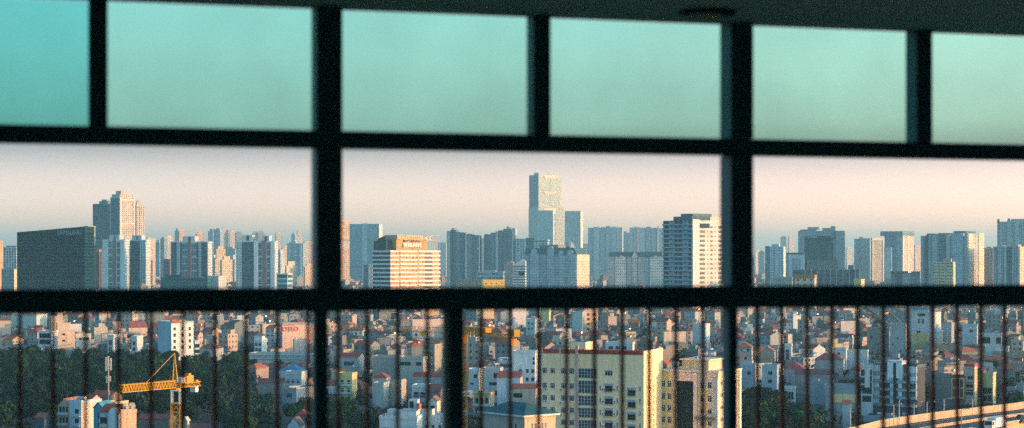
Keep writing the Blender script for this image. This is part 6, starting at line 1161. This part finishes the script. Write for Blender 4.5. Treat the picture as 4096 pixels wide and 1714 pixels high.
# ------------------------------------------------------------------ scattered houses
cols = {'white': (.58, .61, .61), 'pale grey': (.40, .42, .41), 'grey': (.24, .27, .27), 'cream': (.50, .46, .37), 'yellow': (.52, .44, .26), 'peach': (.60, .44, .35), 'pale blue': (.28, .38, .41), 'concrete': (.20, .21, .20), 'pinkish': (.48, .36, .33)}
cw_ = [5, 6, 7, 4, .5, 5, 1, 6, 4]
roofs = ['flat', 'hip', 'gable', 'tin']
redm_ = [tiles((.32, .06, .03)), tiles((.20, .05, .035)), tiles((.42, .11, .04))]; tinm = [tiles((.05, .11, .13)), tiles((.20, .07, .055)), tiles((.14, .16, .16))]
cols = {k: tuple(c * .78 for c in v) for k, v in cols.items()}
PROT = {}
def proto(kind, detail):
    """kind = (storeys, roof, variant): returns list of (part name, mesh, local position, rot) built once"""
    key = (kind, detail)
    if key in PROT: return PROT[key]
    st_, rf, v = kind; r = random.Random(hash(kind[0]) * 31 + roofs.index(rf) * 7 + v)
    w_ = r.uniform(5.5, 10); d_ = r.uniform(8, 13); h = st_ * 3.3 + .6; parts = []
    def add(nm, q, loc=(0, 0, 0)): o = q.build(nm); parts.append((nm, o.data, loc, 0)); bpy.data.objects.remove(o)
    fc = facade((.5, .5, .5), (.03, .05, .06), .42, .45, objcol=True, lit=.8); _wallm = m_obj if detail else fc
    q = M(); q.box(-w_/2, w_/2, -d_/2, d_/2, 0, h, _wallm, top=m_roof, cw=3.4, ch=3.3)
    if not detail:
        q.m[2] = q.slot(m_obj); q.m[3] = q.slot(m_obj)
    for i in range(1, st_ + 1): q.box(-w_/2 - .1, w_/2 + .1, -d_/2 - .5, -d_/2 - .001, i*3.3 - .2, i*3.3 + .02, m_obj, cw=99)
    add('wall', q)
    if rf == 'flat':
        q = M()
        for b_ in ((-w_/2 - .1, w_/2 + .1, -d_/2 - .12, -d_/2 + .12), (-w_/2 - .1, w_/2 + .1, d_/2 - .12, d_/2 + .12), (-w_/2 - .1, -w_/2 + .14, -d_/2 + .121, d_/2 - .121), (w_/2 - .14, w_/2 + .1, -d_/2 + .121, d_/2 - .121)): q.box(*b_, h - .2, h + .9, m_obj, cw=99)
        add('parapet', q)
        q = M(); x0 = -w_/2 + .4 + r.uniform(0, 2); q.box(x0, x0 + w_*.42, -d_*.1, d_*.35, h, h + 2.6, m_obj, top=m_roof, cw=99); add('stair_room', q)
        if v % 2:
            q = M(); q.face([(-w_/2, -d_/2, h + 2.3), (w_/2, -d_/2, h + 2.3), (w_/2, -d_*.12, h + 2.9), (-w_/2, -d_*.12, h + 2.9)], tinm[v % 3], [(0, 0), (w_, 0), (w_, 3), (0, 3)])
            for x in (-w_/2 + .2, w_/2 - .2): q.bar((x, -d_/2 + .2, h), (x, -d_/2 + .2, h + 2.3), .08, m_conc)
            add('terrace_canopy', q)
    elif rf == 'hip': q = M(); q.hip(-w_/2, w_/2, -d_/2, d_/2, h, r.uniform(2, 3.2), redm_[v % 3]); add('roof', q)
    elif rf == 'gable': q = M(); q.gable(-w_/2, w_/2, -d_/2, d_/2, h, r.uniform(1.8, 3), redm_[v % 3], m_obj, 'y' if v % 2 else 'x'); add('roof', q)
    else:
        q = M(); q.face([(-w_/2 - .3, -d_/2 - .4, h + .8), (w_/2 + .3, -d_/2 - .4, h + .8), (w_/2 + .3, d_/2 + .3, h + 2.0), (-w_/2 - .3, d_/2 + .3, h + 2.0)], tinm[v % 3], [(0, 0), (w_, 0), (w_, 3), (0, 3)])
        for x in (-w_/2 + .1, w_/2 - .1):
            for y in (-d_/2 + .1, d_/2 - .1): q.bar((x, y, h), (x, y, h + (.9 if y < 0 else 1.9)), .08, m_conc)
        add('tin_roof', q)
    if rf in ('flat', 'tin') and v != 1:
        q = tank_m(); add('water_tank', q, (w_*.22, d_*.2, h + (.05 if rf == 'flat' else 1.6)))
    if detail:
        wk = ['pair', 'tri', 'dark'][v % 3]; nw = 2 if w_ < 10 else 3
        for i in range(st_):
            for j in range(nw):
                x = -w_/2 + w_ * (j + .5) / nw
                ww, hh = (1.5, 1.5) if (i + j + v) % 3 else (1.9, 2.1)
                key2 = (ww, hh, wk)
                if key2 not in _wm: o = win_mesh(ww, hh, wk).build('window'); _wm[key2] = o.data; bpy.data.objects.remove(o)
                parts.append(('window', _wm[key2], (x, -d_/2 - .01, i*3.3 + .9), 0))
            if i > 0 and v != 2:
                q = M(); q.box(-w_*.3, w_*.3, -d_/2 - 1.2, -d_/2 - .51, i*3.3 - .18, i*3.3 + .0, m_obj, cw=99); q.box(-w_*.3, w_*.3, -d_/2 - 1.2, -d_/2 - 1.12, i*3.3, i*3.3 + .9, m_obj, cw=99); add('balcony', q)
            if i % 2: 
                key2 = (.9, 1.1, 'plain')
                if key2 not in _wm: o = win_mesh(.9, 1.1, 'plain').build('window'); _wm[key2] = o.data; bpy.data.objects.remove(o)
                parts.append(('window', _wm[key2], (w_/2 + .01, -d_*.1, i*3.3 + 1.2), R(90)))
    PROT[key] = (parts, w_, d_, h); return PROT[key]
cand = []; y = 600.0
while y < 2450:
    xl, xr = PX(-80, y), PX(4180, y); x = xl + rnd.uniform(0, 8); step = 12.5 + (y - 600) * .010
    while x < xr:
        st_ = rnd.choices([1, 2, 3, 4, 5, 6], [2, 5, 6, 4, 2.2, .8])[0]
        if y < 900: st_ = min(st_, 4)
        kind = (st_, rnd.choices(roofs, [5, 2.2, 1.8, 2.2])[0], rnd.randrange(3)); cand.append((x, y + rnd.uniform(-6, 6), kind, rnd.choices(list(cols), cw_)[0], R(-rnd.choice([8, 14, 18, 22, 26, 70, 64, 50]) + rnd.uniform(-4, 4)))); x += step * rnd.uniform(.75, 1.35)
    y += 16.5 + (y - 600) * .009
good = []
for x, y, kind, cn, rz in cand:
    px = CX + FPX * x / y
    if px < 1010 and y < 1075: continue
    if px < 1270 and y < 790: continue
    if 2960 < px < 3480 and y < 790: continue
    if 1250 < px < 1540 and y < 770: continue
    st_ = kind[0]; w8 = 6
    ok = clear(x, y, 4.5) and road_clear(x, y, 7)
    if not ok: continue
    while st_ >= 1 and not keep_ok(x, y, 6.5, st_*3.3 + 4): st_ -= 1
    if st_ < 1: continue
    if any(abs(x-a_) < r_*.6 + 5 and abs(y-b_) < r_*.6 + 5 for a_, b_, r_ in TREES): continue
    good.append((x, y, (st_, kind[1], kind[2]), cn, rz))
good.sort(key=lambda g_: g_[1])
NIND = 300 - 92
print('houses', len(good))
used = {}
def far_name(y): return 'near row' if y < 850 else ('second row' if y < 980 else ('third row' if y < 1120 else 'far row'))
for x, y, kind, cn, rz in good[:NIND]:
    parts, w_, d_, h = proto(kind, y < 1250); px = CX + FPX * x / y
    num = {1: 'one', 2: 'two', 3: 'three', 4: 'four', 5: 'five', 6: 'six'}[kind[0]]
    ftr = {'flat': 'flat roof', 'hip': 'red hip roof', 'gable': 'red gable roof', 'tin': 'tin canopy roof'}[kind[1]]
    lb = '%s %s storey house, %s, %s, %s railing gap' % (cn, num, ftr, far_name(y), ORD(gap_no(px)))
    t = thing('town_house', lb, 'house', (x, y, 0), rz, 'town houses packed below the rail')
    c_ = cols[cn]; j = rnd.uniform(.8, 1.08); oc = tuple(k * j for k in c_) + (1,)
    for nm, me, loc, rr in parts:
        o = bpy.data.objects.new(nm, me); COL.objects.link(o); o.parent = t; o.location = loc; o.rotation_euler = (0, 0, rr); o.color = oc
# the rest of the low city, too many to count: one mesh
q = M(); pal = {k: (facade(v, (.05, .075, .08), .36, .42, lit=.9), paint(v, .85, .2, .3)) for k, v in cols.items()}
lowc = []
y = 2450.0
while y < 11000:
    xl, xr = PX(-60, y), PX(4160, y); x = xl
    while x < xr:
        lowc.append((x, y + rnd.uniform(-20, 20), (rnd.choices([2, 3, 4, 5, 8], [4, 5, 4, 2, .5])[0], rnd.choices(roofs, [5, 1.8, 1.6, 2])[0], rnd.randrange(3)), rnd.choices(list(cols), cw_)[0], R(-rnd.choice([12, 20, 60])))); x += (16 + (y - 2450) * .009) * rnd.uniform(.7, 1.4)
    y += 34 + (y - 2450) * .03
for x, y, kind, cn, rz in good[NIND:] + lowc:
    if y > 2450 and not clear(x, y, 6): continue
    if y > 2450 and not road_clear(x, y, 7): continue
    r = rnd; sc_ = 1 if y < 2450 else 1.5; w_ = r.uniform(6, 11)*sc_; d_ = r.uniform(9, 14)*sc_; h = kind[0]*3.3 + .6; fa_, pa_ = pal[cn]
    q.T = Matrix.Translation((x, y, 0)) @ Matrix.Rotation(rz, 4, 'Z')
    n0 = len(q.m); q.box(-w_/2, w_/2, -d_/2, d_/2, 0, h, fa_, top=m_roof, cw=3.4, ch=3.3, bottom=False)
    if rnd.random() < .6: q.m[n0 + 2] = q.slot(pa_)
    if kind[1] == 'hip': q.hip(-w_/2, w_/2, -d_/2, d_/2, h, 2.6, redm_[kind[2]])
    elif kind[1] == 'gable': q.gable(-w_/2, w_/2, -d_/2, d_/2, h, 2.4, redm_[kind[2]], pa_, 'x')
    elif kind[1] == 'tin': q.face([(-w_/2, -d_/2, h + .8), (w_/2, -d_/2, h + .8), (w_/2, d_/2, h + 2.2), (-w_/2, d_/2, h + 2.2)], tinm[kind[2]], [(0, 0), (w_, 0), (w_, 3), (0, 3)])
    else:
        x0 = rnd.uniform(-w_/2, 0); q.box(x0, x0 + w_*.42, -d_*.1, d_*.35, h, h + 2.7, pa_, top=m_roof, cw=99, bottom=False)
        q.box(-w_/2 - .1, w_/2 + .1, -d_/2 - .12, -d_/2 + .12, h - .3, h + .9, pa_, cw=99, bottom=False)
    if y < 1900 and rnd.random() < .5: q.bar((w_*.1, d_*.1, h + 1.9), (w_*.1 + 1.9, d_*.1, h + 1.9), .6, m_steel, 6)
q.T = None
tag(q.build('distant_houses'), 'low roofs and walls of the far city packed between the towers', 'houses', kind='stuff')
# green between the houses: street trees and gardens, one mesh
q = M(); mt = leafmat(LEAF, ('leaf', LEAF)); y = 640.0
def blob(x, y, r_, hz_, n):
    for i in range(n):
        u = rnd.uniform(-.3, 1); th = rnd.uniform(0, 6.283); s_ = math.sqrt(max(0, 1 - u*u)); rad = rnd.uniform(.75, 1.1); p = Vector((x + s_*math.cos(th)*r_*rad, y + s_*math.sin(th)*r_*rad, hz_*.45 + u*hz_*.5*rad))
        k = Vector((s_*math.cos(th) + rnd.uniform(-.6, .6), s_*math.sin(th) + rnd.uniform(-.6, .6), u + .4)).normalized(); a_ = k.orthogonal().normalized(); b_ = k.cross(a_); z_ = r_ * rnd.uniform(.16, .32)
        q.face([p - a_*z_, p - b_*z_*.7, p + a_*z_, p + b_*z_*.75], mt)
while y < 2500:
    x = PX(-60, y)
    while x < PX(4160, y):
        px = CX + FPX * x / y; r_ = rnd.uniform(2.8, 6); hz_ = rnd.uniform(5, 12)
        if not (px < 1000 and y < 1060) and clear(x, y, 2) and road_clear(x, y, 4) and keep_ok(x, y, r_, hz_) and rnd.random() < .9: blob(x, y, r_, hz_, 56)
        x += (11 + (y - 640) * .008) * rnd.uniform(.5, 1.6)
    y += 17 + (y - 640) * .012
tag(q.build('garden_foliage'), 'dark green tree tops and gardens filling the gaps between the houses', 'foliage', kind='stuff')
q = M(); y = 2500.0
while y < 9000:
    x = PX(-60, y)
    while x < PX(4160, y):
        if clear(x, y, 5): blob(x, y, rnd.uniform(8, 16), rnd.uniform(8, 14), 40)
        x += 60 * rnd.uniform(.4, 1.6) * (1 + (y - 2500) / 4000)
    y += 90 + (y - 2500) * .05
tag(q.build('far_foliage'), 'hazy bluish tree masses along the foot of the towers', 'foliage', kind='stuff')
